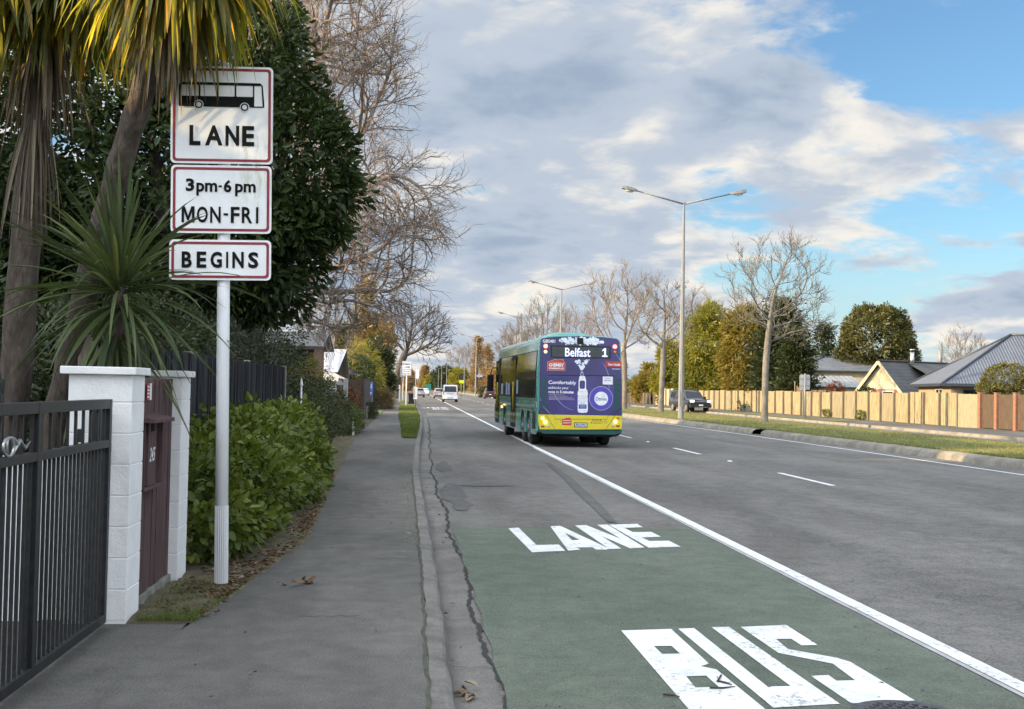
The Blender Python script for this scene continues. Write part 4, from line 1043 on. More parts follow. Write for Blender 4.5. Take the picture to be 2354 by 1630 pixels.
def bus():
    T = thing('bus', 'teal city bus with navy and yellow advertising on its rear showing Belfast 1', 'bus', (4.76, 33.1, ZR), R(2.0))
    Lb = 12.0
    k = .002338
    def X(c): return (c - 1248) * k
    def Z(c): return .465 + (1345 - c) * k
    # --- body shell: lofted rounded cross sections
    def sec(y, zl, wb, wt, zt, rc=.16):
        r = [(-wb, zl), (-wb, 1.2), (-wb + .01, 2.2), (-wt, zt - rc - .05)]
        for q in range(1, 7):
            a = math.pi / 2 * q / 6; r.append((-wt + rc * (1 - math.cos(a)), zt - rc + rc * math.sin(a) * (.9 if q < 6 else 1) - (.0)))
        r.append((-wt * .5, zt + .025))
        f = r + [(-x, z) for x, z in r[::-1]]
        return [(x, y, z) for x, z in f]
    zl = 1.06
    secs = [sec(.02, zl, 1.235, 1.16, 3.18), sec(.25, zl, 1.245, 1.19, 3.22), sec(1.0, zl, 1.25, 1.2, 3.22), sec(10.9, zl, 1.25, 1.2, 3.22), sec(11.5, zl, 1.235, 1.18, 3.17, .2), sec(11.85, zl, 1.17, 1.10, 3.02, .24), sec(12.0, zl, 1.05, 1.0, 2.85, .25)]
    mb = MB(); mb.loft(secs, 0, True, True, True)
    # lower skirts with round wheel arches, both sides
    arches = [1.95, 3.33, 8.35]; ra = .56; zb = .34
    for sx in (-1, 1):
        p = [(0.05, zb + .12), (.5, zb)]
        for c in arches:
            p += [(c - ra, zb)] + [(c - ra * math.cos(a), .50 + .53 * math.sin(a)) for a in [math.pi * q / 12 for q in range(0, 13)]] + [(c + ra, zb)]
        p += [(11.6, zb), (11.9, .5), (11.9, 1.06), (.05, 1.06)]
        mb.prism(p, sx * 1.205, sx * 1.25, 'yz', 0)
    mb.box(-1.2, 1.2, 11.7, 11.9, .36, 1.059)
    body = mb.build('body', M_teal, T)
    mb = MB(); mb.box(-1.0, 1.0, .25, 11.6, .30, 1.055); mb.box(-.55, .55, .1, .3, .34, .50); mb.box(.4, 1.1, .08, .25, .33, .47); mb.build('underbody', M_under, T)
    mb = MB()                                      # dark inner wheel tubs
    for c in arches:
        for sx in (-1, 1): mb.box(min(sx * .9, sx * 1.2), max(sx * .9, sx * 1.2), c - .56, c + .56, .5, 1.054)
    mb.build('wheel_tub', M_under, T)
    mb = MB()                                      # roof pods
    pod = lambda y, w, z: [(x * w, y, z + h) for x, h in ((-1, -.16), (-.93, .0), (-.8, .13), (-.5, .17), (.5, .17), (.8, .13), (.93, 0), (1, -.16))]
    mb.loft([pod(1.9, .62, 3.16), pod(2.2, .72, 3.25), pod(4.8, .72, 3.25), pod(5.3, .62, 3.14)], 0, True)
    mb.build('roof_pod', M_teal, T)
    # --- rear skin
    top = [(X(735), Z(1140)), (X(733), Z(700)), (X(735), Z(300)), (X(740), Z(225)), (X(757), Z(203)), (X(850), Z(190)), (X(990), Z(176)), (X(1230), Z(166)), (X(1500), Z(170)), (X(1640), Z(180)), (X(1700), Z(192)), (X(1722), Z(220)), (X(1745), Z(480)), (X(1765), Z(760)), (X(1768), Z(1140))]
    mb = MB(); mb.prism(top, -.014, .04, 'xz', 0); rear = mb.build('rear_panel', M_navy, T, bev=.008)
    ye = [(X(726), Z(1143)), (X(1772), Z(1143)), (X(1776), Z(1230)), (X(1768), Z(1310)), (X(1250), Z(1322)), (X(745), Z(1326)), (X(728), Z(1240))]
    mb = MB(); mb.prism(ye, -.020, .05, 'xz', 0); bump = mb.build('rear_bumper', M_yel, T, bev=.008)
    mb = MB(); mb.prism([(X(722), Z(1328)), (X(1776), Z(1328)), (X(1772), Z(1345)), (X(1690), Z(1378)), (X(790), Z(1378))], -.012, .10, 'xz', 0); mb.box(-1.2, 1.2, .05, .1, .42, 1.05); mb.build('rear_skirt', M_teald, T)
    lay = [-.016]
    def F(d): return lambda u, v: (u, -d, v)
    def poly(loops, d, m, name, parent=rear, **kw):
        mb = MB(); mb.sheet([[(X(a), Z(b)) for a, b in lp] for lp in loops], F(d), 0); return mb.build(name, m, parent, **kw)
    def text(body, x0, x1, y0, y1, d, m, name, bold=.02, parent=rear):
        mb = MB(); put_text(mb, body, X(x0), X(x1), Z(y1), Z(y0), F(d), 0, bold); return mb.build(name, m, parent)
    # engine door and its frame, vents
    ed = [(836, 662), (1660, 655), (1668, 1058), (1590, 1142), (922, 1142), (838, 1058)]
    poly([ed], .0155, M_navy2, 'engine_door')
    mb = MB()
    mb.sheet([ribbon([(X(824), Z(668)), (X(829), Z(1062)), (X(915), Z(1142))], .020)], F(.0175), 0); mb.sheet([ribbon([(X(1672), Z(660)), (X(1679), Z(1060)), (X(1598), Z(1142))], .020)], F(.0175), 0)
    mb.sheet([ribbon([(X(826), Z(657)), (X(1672), Z(650))], .020)], F(.0185), 1)
    mb.build('engine_door_frame', [M_teald, M_under], rear)
    mb = MB(); mb.sheet([ribbon([(X(918), Z(1143)), (X(935), Z(1196)), (X(1582), Z(1188)), (X(1600), Z(1143))], .012)], F(.0215), 0)
    mb.sheet([ribbon([(X(818), Z(1143)), (X(935), Z(1320))], .012)], F(.0216), 0); mb.sheet([ribbon([(X(1682), Z(1143)), (X(1570), Z(1312))], .012)], F(.0216), 0)
    mb.build('bumper_seams', M_teald, bump)
    mb = MB(); mb.sheet([ribbon([(X(736), Z(1076)), (X(780), Z(1082)), (X(850), Z(1142))], .014)], F(.0165), 0); mb.sheet([ribbon([(X(1766), Z(1046)), (X(1730), Z(1060)), (X(1660), Z(1142))], .014)], F(.0165), 0); mb.build('corner_seams', M_under, rear)
    for sx, xs in ((0, (752, 816)), (1, (1684, 1744))):
        for i in range(6):
            y0 = 682 + i * 58; y1 = y0 + (46 if i < 5 else 92); o = -8 if sx else 8
            if i == 5: y0 += 0
            mb = MB(); mb.sheet([[(X(xs[0]), Z(y0 + (6 if sx else 0))), (X(xs[1]), Z(y0 + (0 if sx else 8))), (X(xs[1]), Z(y1)), (X(xs[0]), Z(y1))]], F(.0158), 0); mb.build('vent', M_teald, rear)
    # lamps
    def lamp(x, y, r, m, name, parent, d=.018):
        mb = MB(); mb.tube([(X(x), -.012, Z(y)), (X(x), -d - .012, Z(y)), (X(x), -d - .02, Z(y))], [r * k, r * k, r * k * .6], 18); mb.build(name, m, parent)
    lamp(800, 300, 25, M_red_on, 'brake_lamp', rear); lamp(1668, 287, 25, M_red_on, 'brake_lamp', rear)
    lamp(800, 369, 19, M_yl, 'indicator', rear); lamp(1671, 355, 18, M_amb, 'indicator', rear)
    lamp(778, 1190, 20, M_yl, 'tail_lamp', bump, .024); lamp(812, 1236, 24, M_amb_on, 'indicator', bump, .024); lamp(846, 1281, 16, M_clear, 'reversing_lamp', bump, .024)
    lamp(1722, 1168, 19, M_amb, 'tail_lamp', bump, .024); lamp(1690, 1217, 24, M_amb_on, 'indicator', bump, .024); lamp(1662, 1263, 16, M_clear, 'reversing_lamp', bump, .024)
    for a, b, y0, y1 in ((762, 803, 1280, 1299), (1700, 1744, 1261, 1280)):
        mb = MB(); mb.box(X(a), X(b), -.026, -.019, Z(y1), Z(y0)); mb.build('reflector', M_redl, bump)
    # destination display
    mb = MB(); mb.prism([(X(866), Z(438)), (X(1614), Z(434)), (X(1614), Z(286)), (X(866), Z(292))], -.030, -.012, 'xz'); dsp = mb.build('destination_display', M_under, T, bev=.004)
    poly([[(876, 430), (1600, 426), (1600, 298), (876, 304)]], .0315, M_disp, 'display_glass', dsp)
    text('Belfast', 1042, 1360, 313, 424, .033, M_led, 'lettering', .02, dsp); poly([[(1508, 334), (1534, 308), (1556, 308), (1556, 398), (1574, 398), (1574, 418), (1508, 418), (1508, 398), (1532, 398), (1532, 338), (1508, 350)]], .033, M_led, 'lettering', dsp)
    text('GBS481', 762, 918, 218, 258, .0155, M_bwhite, 'fleet_number', .02)
    # vapour cloud printed across the top, and cone below the display
    r = np.random.default_rng(9)
    def puffs(name, fn, n, lo, hi, d0, seed):
        r = np.random.default_rng(seed); V, Fc, T_ = [], [], []
        for i in range(n):
            u, v = fn(r); s = lo + (hi - lo) * r.random(); b = len(V); ph = r.random(3) * 6.3; nn = 11; sq = .6 + .5 * r.random()
            for q in range(nn):
                a = 2 * math.pi * q / nn; rr = s * (1 + .3 * math.sin(2 * a + ph[0]) + .22 * math.sin(3 * a + ph[1]))
                V.append((X(u + rr * math.cos(a)), -(d0 + .00006 * i), Z(v + rr * sq * math.sin(a))))
            Fc.append(tuple(range(b, b + nn))); T_ += [float(r.random())] * nn
        me = bpy.data.meshes.new(name); me.from_pydata(V, [], Fc); me.materials.append(M_smoke)
        at = me.attributes.new('tint', 'FLOAT', 'POINT'); at.data.foreach_set('value', np.array(T_, np.float32)); link(name, me, rear)
    def top_(r):
        u = 992 + 520 * r.random(); return u, (190 + 12 * abs((u - 1250) / 280) + (62 - (20 if u > 1480 else 0)) * r.random())
    puffs('vapour_print', top_, 120, 9, 26, .0155, 1)
    def cone(r):
        t = r.random() ** .8; return 1258 + (r.random() - .5) * 2 * (95 * (1 - t) + 6), 458 + 122 * t
    puffs('vapour_print', cone, 70, 6, 17, .0155, 2)
    mb = MB(); mb.box(X(1190), X(1268), -.035, -.024, Z(266), Z(190)); mb.build('rear_camera', M_under, T, bev=.003)
    # red shop logo
    def houselogo(x0, y0, w, h, d, parent, txt=True):
        P = [(0, 1), (0, .26), (.10, .20), (.45, 0), (.62, .06), (.70, .0), (.90, .0), (.905, .2), (1, .28), (1, 1)]
        q = [(x0 + a * w, y0 + b * h) for a, b in P]; c = (x0 + w / 2, y0 + h * .58)
        o = [(c[0] + (a - c[0]) * 1.035, c[1] + (b - c[1]) * 1.06) for a, b in q]
        poly([o], d, M_logoo, 'shop_logo', parent); poly([q], d + .0012, M_logo, 'shop_logo_field', parent)
        if txt:
            text('CHEMIST', x0 + .06 * w, x0 + .94 * w, y0 + .36 * h, y0 + .66 * h, d + .0024, M_bwhite, 'shop_logo_lettering', .05, parent)
            text('WAREHOUSE', x0 + .06 * w, x0 + .94 * w, y0 + .74 * h, y0 + .90 * h, d + .0024, M_bwhite, 'shop_logo_lettering', .04, parent)
            mb = MB(); mb.sheet([ribbon([(X(x0 + .2 * w), Z(y0 + .27 * h)), (X(x0 + .8 * w), Z(y0 + .27 * h))], .012)], F(d + .0024), 0); mb.build('shop_logo_lettering', M_logoo, parent)
    houselogo(830, 462, 214, 134, .0155, rear)
    houselogo(1022, 1176, 116, 92, .0215, bump, False)
    text('Running', 1030, 1130, 1200, 1240, .024, M_bwhite, 'shop_logo_lettering', .03, bump) if False else None
    mb = MB(); mb.sheet([ribbon([(X(1034), Z(1214)), (X(1128), Z(1210))], .03)], F(.0242), 0); mb.sheet([ribbon([(X(1034), Z(1243)), (X(1128), Z(1239))], .03)], F(.0242), 0); mb.build('shop_logo_lettering', M_logoo, bump)
    text('IT', 1000, 1016, 1210, 1240, .0215, M_brown, 'lettering', 0, bump)
    text('CLICK', 1392, 1528, 1190, 1212, .0215, M_brown, 'lettering', .03, bump); text('& COLLECT', 1378, 1532, 1217, 1246, .0215, M_brown, 'lettering', .01, bump)
    poly([disc(1567, 1220, 20), disc(1567, 1220, 16)[::-1]], .0215, M_brown, 'hand_symbol', bump)
    # slogan
    text('Comfortably', 843, 1190, 722, 778, .0170, M_bwhite, 'lettering', .02); text('unblocks your', 845, 1096, 793, 836, .0170, M_bwhite, 'lettering', .01)
    text('nose in', 845, 972, 845, 878, .0170, M_bwhite, 'lettering', .01); text('5 minutes', 988, 1160, 843, 878, .0170, M_bwhite, 'lettering', .045)
    mb = MB()
    for a, b, y in ((850, 1050, 896), (850, 1082, 914), (850, 1142, 928), (850, 1170, 943), (850, 1170, 955)): mb.sheet([ribbon([(X(a), Z(y)), (X(b), Z(y))], .011)], F(.0170), 0)
    mb.build('fine_print', M_fine, rear)
    mb = MB(); mb.box(X(1522), X(1648), -.0185, -.0160, Z(758), Z(660)); pl = mb.build('notice', M_bwhite, rear)
    text('PLEASE', 1548, 1622, 674, 690, .0195, M_pblue, 'lettering', 0, pl); text('GIVE WAY', 1540, 1634, 700, 718, .0195, M_pblue, 'lettering', .02, pl); text('thank you', 1558, 1612, 732, 744, .0195, M_fine, 'lettering', 0, pl)
    mb = MB(); mb.box(X(1555), X(1752), -.0165, -.0145, Z(536), Z(470)); pl = mb.build('red_banner', M_logo, rear); text('New Nozzle', 1588, 1740, 492, 524, .0175, M_bwhite, 'lettering', .02, pl)
    mb = MB(); mb.sheet([ribbon([(X(1636), Z(564)), (X(1740), Z(564))], .026)], F(.0155), 0); mb.build('fine_print', M_lav, rear)
    # bottle
    mb = MB(); mb.sheet([[(X(a), Z(b)) for a, b in [(1238, 655), (1244, 610), (1258, 592), (1272, 610), (1284, 655)]], [(X(a), Z(b)) for a, b in [(1248, 650), (1254, 618), (1266, 618), (1274, 650)]]], F(.0192), 0); mb.build('nozzle_print', M_lav, rear)
    bt = [(1232, 660), (1298, 660), (1312, 718), (1314, 820), (1330, 832), (1332, 850), (1337, 872), (1337, 890), (1331, 908), (1337, 930), (1340, 1090), (1328, 1110), (1275, 1114), (1228, 1110), (1214, 1092), (1212, 930), (1216, 908), (1209, 890), (1210, 868), (1214, 846), (1226, 830), (1220, 816), (1220, 718)]
    bottle = poly([bt, [(1240, 716), (1292, 716), (1300, 735), (1300, 800), (1290, 818), (1242, 818), (1232, 800), (1232, 735)][::-1]], .0172, M_bwhite, 'bottle_print')
    mb = MB()
    for y in (908, 932, 968, 1086, 850): mb.sheet([ribbon([(X(1216), Z(y)), (X(1276), Z(y + 3)), (X(1335), Z(y))], .006)], F(.0186), 0)
    mb.build('bottle_lines', M_fine, rear)
    poly([[(1226, 1012), (1324, 1010), (1324, 1062), (1226, 1064)]], .0187, M_pblue, 'bottle_label'); text('Otrivin', 1244, 1302, 984, 1003, .0187, M_pblue, 'lettering', 0)
    mb = MB()
    for y in (1028, 1042): mb.sheet([ribbon([(X(1240), Z(y)), (X(1312), Z(y))], .016)], F(.0200), 0)
    mb.build('bottle_label_lines', M_lav, rear)
    # round brand mark
    poly([disc(1505, 931, 150)], .0172, M_lav, 'round_mark'); poly([disc(1505, 931, 144)], .0184, M_blue, 'round_mark_field'); poly([disc(1506, 934, 86)], .0196, M_bwhite, 'round_mark_centre')
    text('Otrivin', 1436, 1574, 916, 960, .0208, M_pblue, 'lettering', .015)
    poly([disc(1526, 914, 4, n=10)], .0208, M_pblue, 'mark_dot'); poly([disc(1542, 904, 5, n=10)], .0208, M_pblue, 'mark_dot')
    mb = MB()
    def arc(pts, w, d): mb.sheet([ribbon([(X(a), Z(b)) for a, b in pts], w)], F(d), 0)
    arc([(1518, 490), (1545, 530), (1572, 580), (1590, 630), (1596, 648)], [.004, .010, .012, .010, .008], .0155); arc([(1600, 760), (1604, 790), (1600, 822)], .010, .0171)
    arc([(905, 862), (940, 930), (985, 985), (1040, 1035), (1110, 1070), (1160, 1082)], [.004, .010, .012, .011, .009, .003], .0171)
    arc([(1682, 382), (1712, 410), (1738, 452), (1744, 468)], .009, .0155); arc([(740, 935), (748, 968), (764, 996)], [.004, .01, .004], .0155); arc([(778, 1040), (830, 1092), (880, 1140)], [.004, .012, .006], .0164)
    mb.build('light_arc_print', M_lav, rear)
    # number plate
    mb = MB(); mb.box(X(1174), X(1337), -.030, -.019, Z(1291), Z(1234)); pl = mb.build('number_plate', M_under, T, bev=.002)
    poly([[(1182, 1285), (1330, 1285), (1330, 1241), (1182, 1241)]], .0315, mat('plate white', (.55, .60, .62), rough=.4), 'plate_face', pl); text('PLU92', 1196, 1316, 1247, 1280, .0330, M_pblue, 'lettering', .02, pl)
    # --- windows down both sides (one dark band per bay), doors on the left
    M_poster = mat('pale notice', (.35, .45, .55), (.25, .35, .55), rough=.5, scale=9)
    def zx(z): return 1.2515 if z < 2.2 else 1.2515 + (z - 2.2) * (-.05 / .8)
    def pane(sx, y0, y1, z0, z1, name='window', m=M_glassd, d=.004):
        mb = MB(); q = [(y0 + .02, z0 + .02), (y1 - .02, z0 + .02), (y1 - .02, z1 - .02), (y0 + .02, z1 - .02)]
        zs = [z0, 2.2, z1]; vs = []
        for z in zs: vs += [(sx * (zx(z) + d), y0, z), (sx * (zx(z) + d), y1, z)]
        mb.add(vs, [(0, 1, 3, 2), (2, 3, 5, 4)]); return mb.build(name, m, T)
    M_seal = M_under
    for sx in (-1, 1):
        wins = [(.55, 3.55), (3.60, 5.15), (6.62, 8.2), (8.25, 9.9)] if sx < 0 else [(.55, 3.0), (3.05, 4.9), (4.95, 6.8), (6.85, 8.7), (8.75, 10.8)]
        pane(sx, .5, 10.95, 1.40, 2.80, 'window_surround', M_under, .002)
        for a, b in wins: pane(sx, a, b, 1.42, 2.78)
    def door(y0, y1, name='door'):
        mb = MB(); mb.box(-1.2575, -1.2525, y0, y1, .38, 2.72); o = mb.build(name, M_under, T)
        mid = (y0 + y1) / 2
        for a, b in ((y0 + .06, mid - .03), (mid + .03, y1 - .06)):
            mb = MB(); mb.box(-1.262, -1.258, a, b, .52, 2.62); mb.build('door_glass', M_glassd, o)
        mb = MB(); mb.tube([(-1.275, mid - .05, .95), (-1.275, mid - .05, 1.9)], .014, 6); mb.build('handrail', M_yel, o)
        return o
    door(5.2, 6.55); door(10.3, 11.55)
    for a, b, z0, z1 in ((6.9, 7.5, 1.45, 1.85), (7.7, 8.1, 1.45, 1.9), (5.0, 4.6, 1.5, 1.95), (9.0, 9.6, 1.45, 1.85)):
        mb = MB(); mb.box(-1.2600, -1.2565, min(a, b), max(a, b), z0, z1); mb.build('window_notice', M_poster, T)
    # side grille near the rear, flap seams, marker lamps
    mb = MB(); mb.box(-1.256, -1.251, .40, .98, .50, 1.02); g_ = mb.build('side_grille', M_teald, T)
    mb = MB()
    for i in range(9): mb.box(-1.262, -1.2565, .42, .96, .53 + i * .052, .553 + i * .052)
    mb.build('grille_slats', M_under, g_)
    mb = MB()
    for y in (1.15, 2.62, 4.2, 7.45, 9.2): mb.box(-1.2525, -1.2505, y, y + .012, .5, 1.3)
    mb.box(-1.2525, -1.2505, .05, 11.5, 1.33, 1.345)
    mb.build('panel_seams', M_teald, T)
    mb = MB(); mb.cyl(0, 0, 0, .02, .05, n=12); o = mb.build('side_marker', M_amb_on, T); o.location = (-1.255, 9.35, 1.0); o.rotation_euler = (0, -math.pi / 2, 0)
    # white star and lettering by the rear edge of the side
    mb = MB(); put_text(mb, 'E', .12, .26, 1.14, 1.30, lambda u, v: (-1.2535, .38 - u, v), 0, .05); mb.build('side_mark', M_bwhite, T)
    # windscreen and front
    mb = MB(); mb.add([(-1.0, 12.012, 1.1), (1.0, 12.012, 1.1), (.95, 12.012, 2.75), (-.95, 12.012, 2.75)], [(0, 1, 2, 3)]); mb.build('windscreen', M_glassd, T)
    # mirrors
    for sx in (-1, 1):
        mb = MB(); mb.tube([(sx * 1.05, 11.8, 2.5), (sx * 1.35, 12.05, 2.45), (sx * 1.42, 12.05, 2.2)], .022, 6); mb.loft([[(sx * 1.42 + a * .13, 12.05 + b * .06, z) for a, b in disc(0, 0, 1, n=10)] for z in (1.55, 1.6, 2.12, 2.2)], 0, True); mb.build('wing_mirror', M_under, T)
    # wheels
    for c, dbl in ((1.95, 0), (3.33, 1), (8.35, 0)):
        for sx in (-1, 1):
            mb = MB(); x0, x1 = (sx * 1.22, sx * (.62 if dbl else .93))
            prof = [(0, .40), (.02, .465), (.06, .485), (abs(x1 - x0) - .06, .485), (abs(x1 - x0), .44)]
            pts = [(x0 - sx * d, c, .485) for d, _ in prof]; mb.tube(pts, [r_ for _, r_ in prof], 28, 0, False)
            w = mb.build('wheel', M_rubber, T)
            mb = MB(); mb.tube([(x0 - sx * .05, c, .485), (x0 + sx * .006, c, .485)], [.30, .29], 24); mb.tube([(x0 + sx * .0061, c, .485), (x0 + sx * .05, c, .485)], [.12, .10], 12)
            for q in range(10):
                a = 2 * math.pi * q / 10; mb.tube([(x0 + sx * .006, c + .19 * math.cos(a), .485 + .19 * math.sin(a)), (x0 + sx * .025, c + .19 * math.cos(a), .485 + .19 * math.sin(a))], .016, 6)
            mb.build('rim', M_rim, w)
    return T
bus()
# ------------------------------------------------------------------ street lamps, cars, street furniture
M_galv = mat('galvanised steel', (.235, .24, .24), (.185, .19, .195), rough=.55, metal=.3, scale=4, stretch=(4, 4, .4))
M_lens = mat('lamp lens', (.42, .40, .34), (.32, .30, .25), rough=.25)
LAMP_L = ['nearest and tallest double-armed street lamp on the median kerb', 'double-armed street lamp rising directly above the bus roof', 'double-armed street lamp just left of the one above the bus roof', 'double-armed street lamp beside the tall conifers left of the bus',
 'fifth double-armed street lamp along the median', 'sixth double-armed street lamp along the median', 'seventh double-armed street lamp along the median', 'eighth double-armed street lamp along the median', 'ninth double-armed street lamp along the median', 'farthest double-armed street lamp along the median']
def lamp():
    t = thing('street_lamp', LAMP_L[0], 'street lamp', (13.98, 60, .10), 0, 'double-armed lamps on the median')
    mb = MB(); mb.tube([(0, 0, -.1), (0, 0, 2.6), (0, 0, 11.3), (0, 0, 11.52)], [.155, .145, .062, .06], 8, 0, False); mb.build('pole', M_galv, t)
    mb = MB(); mb.box(-.09, .09, -.1475, -.140, .7, 1.5); mb.build('access_door', M_galv, t, bev=.003)
    for sx in (-1, 1):
        mb = MB(); mb.tube([(0, 0, 11.42), (sx * 2.55, 0, 12.05)], [.05, .038], 8); mb.build('arm', M_galv, t)
        mb = MB()
        d = Vector((sx * .97, 0, .16)).normalized(); c = Vector((sx * 2.5, 0, 12.05))
        def S(s, w, h0, h1):
            p = c + d * s; return [(p.x, -w, p.z + h0), (p.x, w, p.z + h0), (p.x, w * .8, p.z + h1), (p.x, -w * .8, p.z + h1)]
        mb.loft([S(0, .06, -.05, .06), S(.2, .12, -.06, .09), S(.62, .15, -.07, .13), S(.86, .11, -.05, .10)], 0, False); hd = mb.build('lamp_head', M_galv, t, bev=.01)
        mb = MB(); mb.loft([S(.25, .09, -.13, -.0605), S(.45, .11, -.16, -.07), S(.66, .10, -.14, -.07)], 0, True); mb.build('lens', M_lens, hd)
    return t
L0_ = lamp()
for i, (x, y) in enumerate(((14.3, 113.9), (14.7, 162), (11.9, 229), (13.1, 312), (12.7, 374), (12.3, 460), (12.2, 545), (12.0, 610), (12.0, 700))):
    dup(L0_, (x, y, .10 if y < 200 else 0), 0, 1, LAMP_L[i + 1])

M_cglass = glassmat('car glass', (.015, .017, .019), .05)
M_chrome = mat('chrome', (.5, .5, .5), rough=.2, metal=.9); M_plastic = mat('black plastic', (.02, .02, .021), rough=.6)
M_head = mat('headlamp', (.7, .7, .65), emit=(1, .95, .85), es=1.6); M_tail = mat('tail lamp', (.35, .02, .02), emit=(1, .1, .06), es=.35)
def vehicle(name, label, cat, loc, rz, paint, secs, wheels, wr, glass, rear=None, front=None, extras=None, group=None):
    """secs: (y, half width low, half width top, z sill, z belt, z top). y runs from tail (0) to nose"""
    t = thing(name, label, cat, loc, rz, group)
    def sec(y, wl, wt, z0, zb, zt):
        c = min(.08, (zt - zb) * .3 + .02)
        h = [(-wl * .97, z0), (-wl, z0 + .12), (-wl, zb - .12), (-wl * .975, zb), (-wt - c * .3, zt - c), (-wt + c, zt)]
        return [(x, y, z) for x, z in h + [(-x, z) for x, z in h[::-1]]]
    mb = MB(); mb.loft([sec(*s) for s in secs], 0, True)
    b = mb.build('body', paint, t); md = b.modifiers.new('smooth', 'EDGE_SPLIT'); md.split_angle = R(38)
    def ip(y, i): return float(np.interp(y, [s[0] for s in secs], [s[i] for s in secs]))
    for kind, y0, y1, y2, y3, f0, f1 in glass:
        # side glass: quad between y0,y1 at belt and y2,y3 near the roof
        for sx in (-1, 1):
            mb = MB(); vs = []
            for y, f in ((y0, f0), (y1, f0), (y2, f1), (y3, f1)):
                wl, wt, zb, zt = ip(y, 1) * .975, ip(y, 2), ip(y, 4), ip(y, 5); c = min(.08, (zt - zb) * .3 + .02)
                x = wl + (wt + c * .3 - wl) * f; vs.append((sx * (x + .006), y, zb + (zt - c - zb) * f))
            mb.add(vs, [(0, 1, 2, 3)]); mb.build(kind, M_cglass, t)
    for y in wheels:
        for sx in (-1, 1):
            w_ = ip(y, 1); mb = MB(); x0, x1 = sx * (w_ + .012), sx * (w_ - .22)
            mb.tube([(x0, y, wr), (x0 - sx * .03, y, wr), (x1 + sx * .03, y, wr), (x1, y, wr)], [wr * .88, wr, wr, wr * .85], 20, 0, False); w = mb.build('wheel', M_rubber, t)
            mb = MB(); mb.tube([(x0 + sx * .001, y, wr), (x0 + sx * .012, y, wr)], [wr * .62, wr * .58], 16); mb.build('rim', M_rim, w)
    for nm, m, bxs in (extras or []):
        for bx in bxs:
            mb = MB(); mb.box(*bx); mb.build(nm, m, t, bev=.008)
    return t
def quadpart(t, name, m, vs):
    mb = MB(); mb.add(vs, [(0, 1, 2, 3)]); return mb.build(name, m, t)
P_white = mat('white car paint', (.72, .73, .74), rough=.25, coat=.7, scale=.8, c2=(.68, .69, .70)); P_silver = mat('silver car paint', (.36, .37, .39), rough=.3, metal=.4, coat=.6)
P_dred = mat('dark maroon car paint', (.045, .014, .02), (.04, .013, .018), rough=.22, coat=.8); P_black = mat('black car paint', (.010, .012, .016), rough=.2, coat=.8)
def van():
    x, y = gp(1035, 924.4, ZR)
    t = vehicle('van', 'white delivery van driving away ahead of the bus', 'van', (x, y, ZR), 0, P_white,
        [(0, .84, .74, .42, 1.12, 1.90), (.12, .86, .76, .34, 1.12, 1.97), (3.0, .86, .76, .3, 1.12, 1.98), (3.7, .86, .74, .3, 1.10, 1.90), (4.5, .84, .70, .3, 1.05, 1.30), (4.75, .78, .62, .35, .95, 1.1)],
        (1.0, 3.8), .33, [('side_window', .5, 3.4, 3.2, .5, .1, .85)],
        extras=[('tail_lamp', M_tail, [(-.845, -.74, -.02, .06, .85, 1.28), (.74, .845, -.02, .06, .85, 1.28)]), ('number_plate', P_white, [(-.18, .18, -.02, .0, .86, .97)]), ('rear_bumper', P_white, [(-.84, .84, -.06, .1, .36, .56)]), ('handle', M_plastic, [(-.42, .42, -.025, -.001, 1.0, 1.04)]), ('under_valance', M_plastic, [(-.80, .80, -.03, .1, .26, .359)]), ('step_plate', M_plastic, [(-.35, .35, -.066, -.0601, .44, .52)])])
    quadpart(t, 'rear_window', M_cglass, [(-.70, -.012, 1.16), (.70, -.012, 1.16), (.64, -.012, 1.80), (-.64, -.012, 1.80)])
    for sx in (-1, 1):
        mb = MB(); mb.box(min(sx * .86, sx * 1.06), max(sx * .86, sx * 1.06), 3.5, 3.6, 1.15, 1.4); mb.build('wing_mirror', M_plastic, t, bev=.02)
van()
def hatch(name, label, cat, loc, rz, paint, H_=1.62, Wd=.86, L=4.4, tails=True):
    t = vehicle(name, label, cat, loc, rz, paint,
        [(0, Wd * .92, Wd * .74, .5, .98, 1.02), (.08, Wd * .96, Wd * .76, .34, .98, 1.10), (.45, Wd, Wd * .74, .28, .98, H_ - .07), (1.0, Wd, Wd * .74, .26, .97, H_), (2.2, Wd, Wd * .74, .26, .95, H_), (2.75, Wd, Wd * .72, .26, .94, H_ - .12), (3.35, Wd, Wd * .78, .26, .92, 1.0), (4.2, Wd * .95, Wd * .76, .28, .78, .86), (L, Wd * .85, Wd * .66, .36, .66, .74)],
        (.8, 3.55), .33, [('side_window', .55, 3.0, 2.55, .75, .08, .88)],
        extras=[('tail_lamp', M_tail, [(-Wd * .95, -Wd * .72, -.015, .1, .80, 1.0), (Wd * .72, Wd * .95, -.015, .1, .80, 1.0)]), ('number_plate', P_white, [(-.18, .18, -.02, .02, .62, .73)]), ('rear_bumper', M_plastic, [(-Wd * .9, Wd * .9, -.03, .12, .30, .46)]), ('headlamp', M_clear, [(-Wd * .9, -Wd * .62, L - .14, L + .005, .62, .74), (Wd * .62, Wd * .9, L - .14, L + .005, .62, .74)])])
    quadpart(t, 'rear_window', M_cglass, [(-Wd * .74, .045, 1.10), (Wd * .74, .045, 1.10), (Wd * .68, .355, H_ - .12), (-Wd * .68, .355, H_ - .12)])
    quadpart(t, 'windscreen', M_cglass, [(-Wd * .76, 3.27, 1.03), (Wd * .76, 3.27, 1.03), (Wd * .68, 2.84, H_ - .15), (-Wd * .68, 2.84, H_ - .15)])
    return t
def at_px(px, py): x, y = gp(px, py, ZR); return (x, y, ZR)
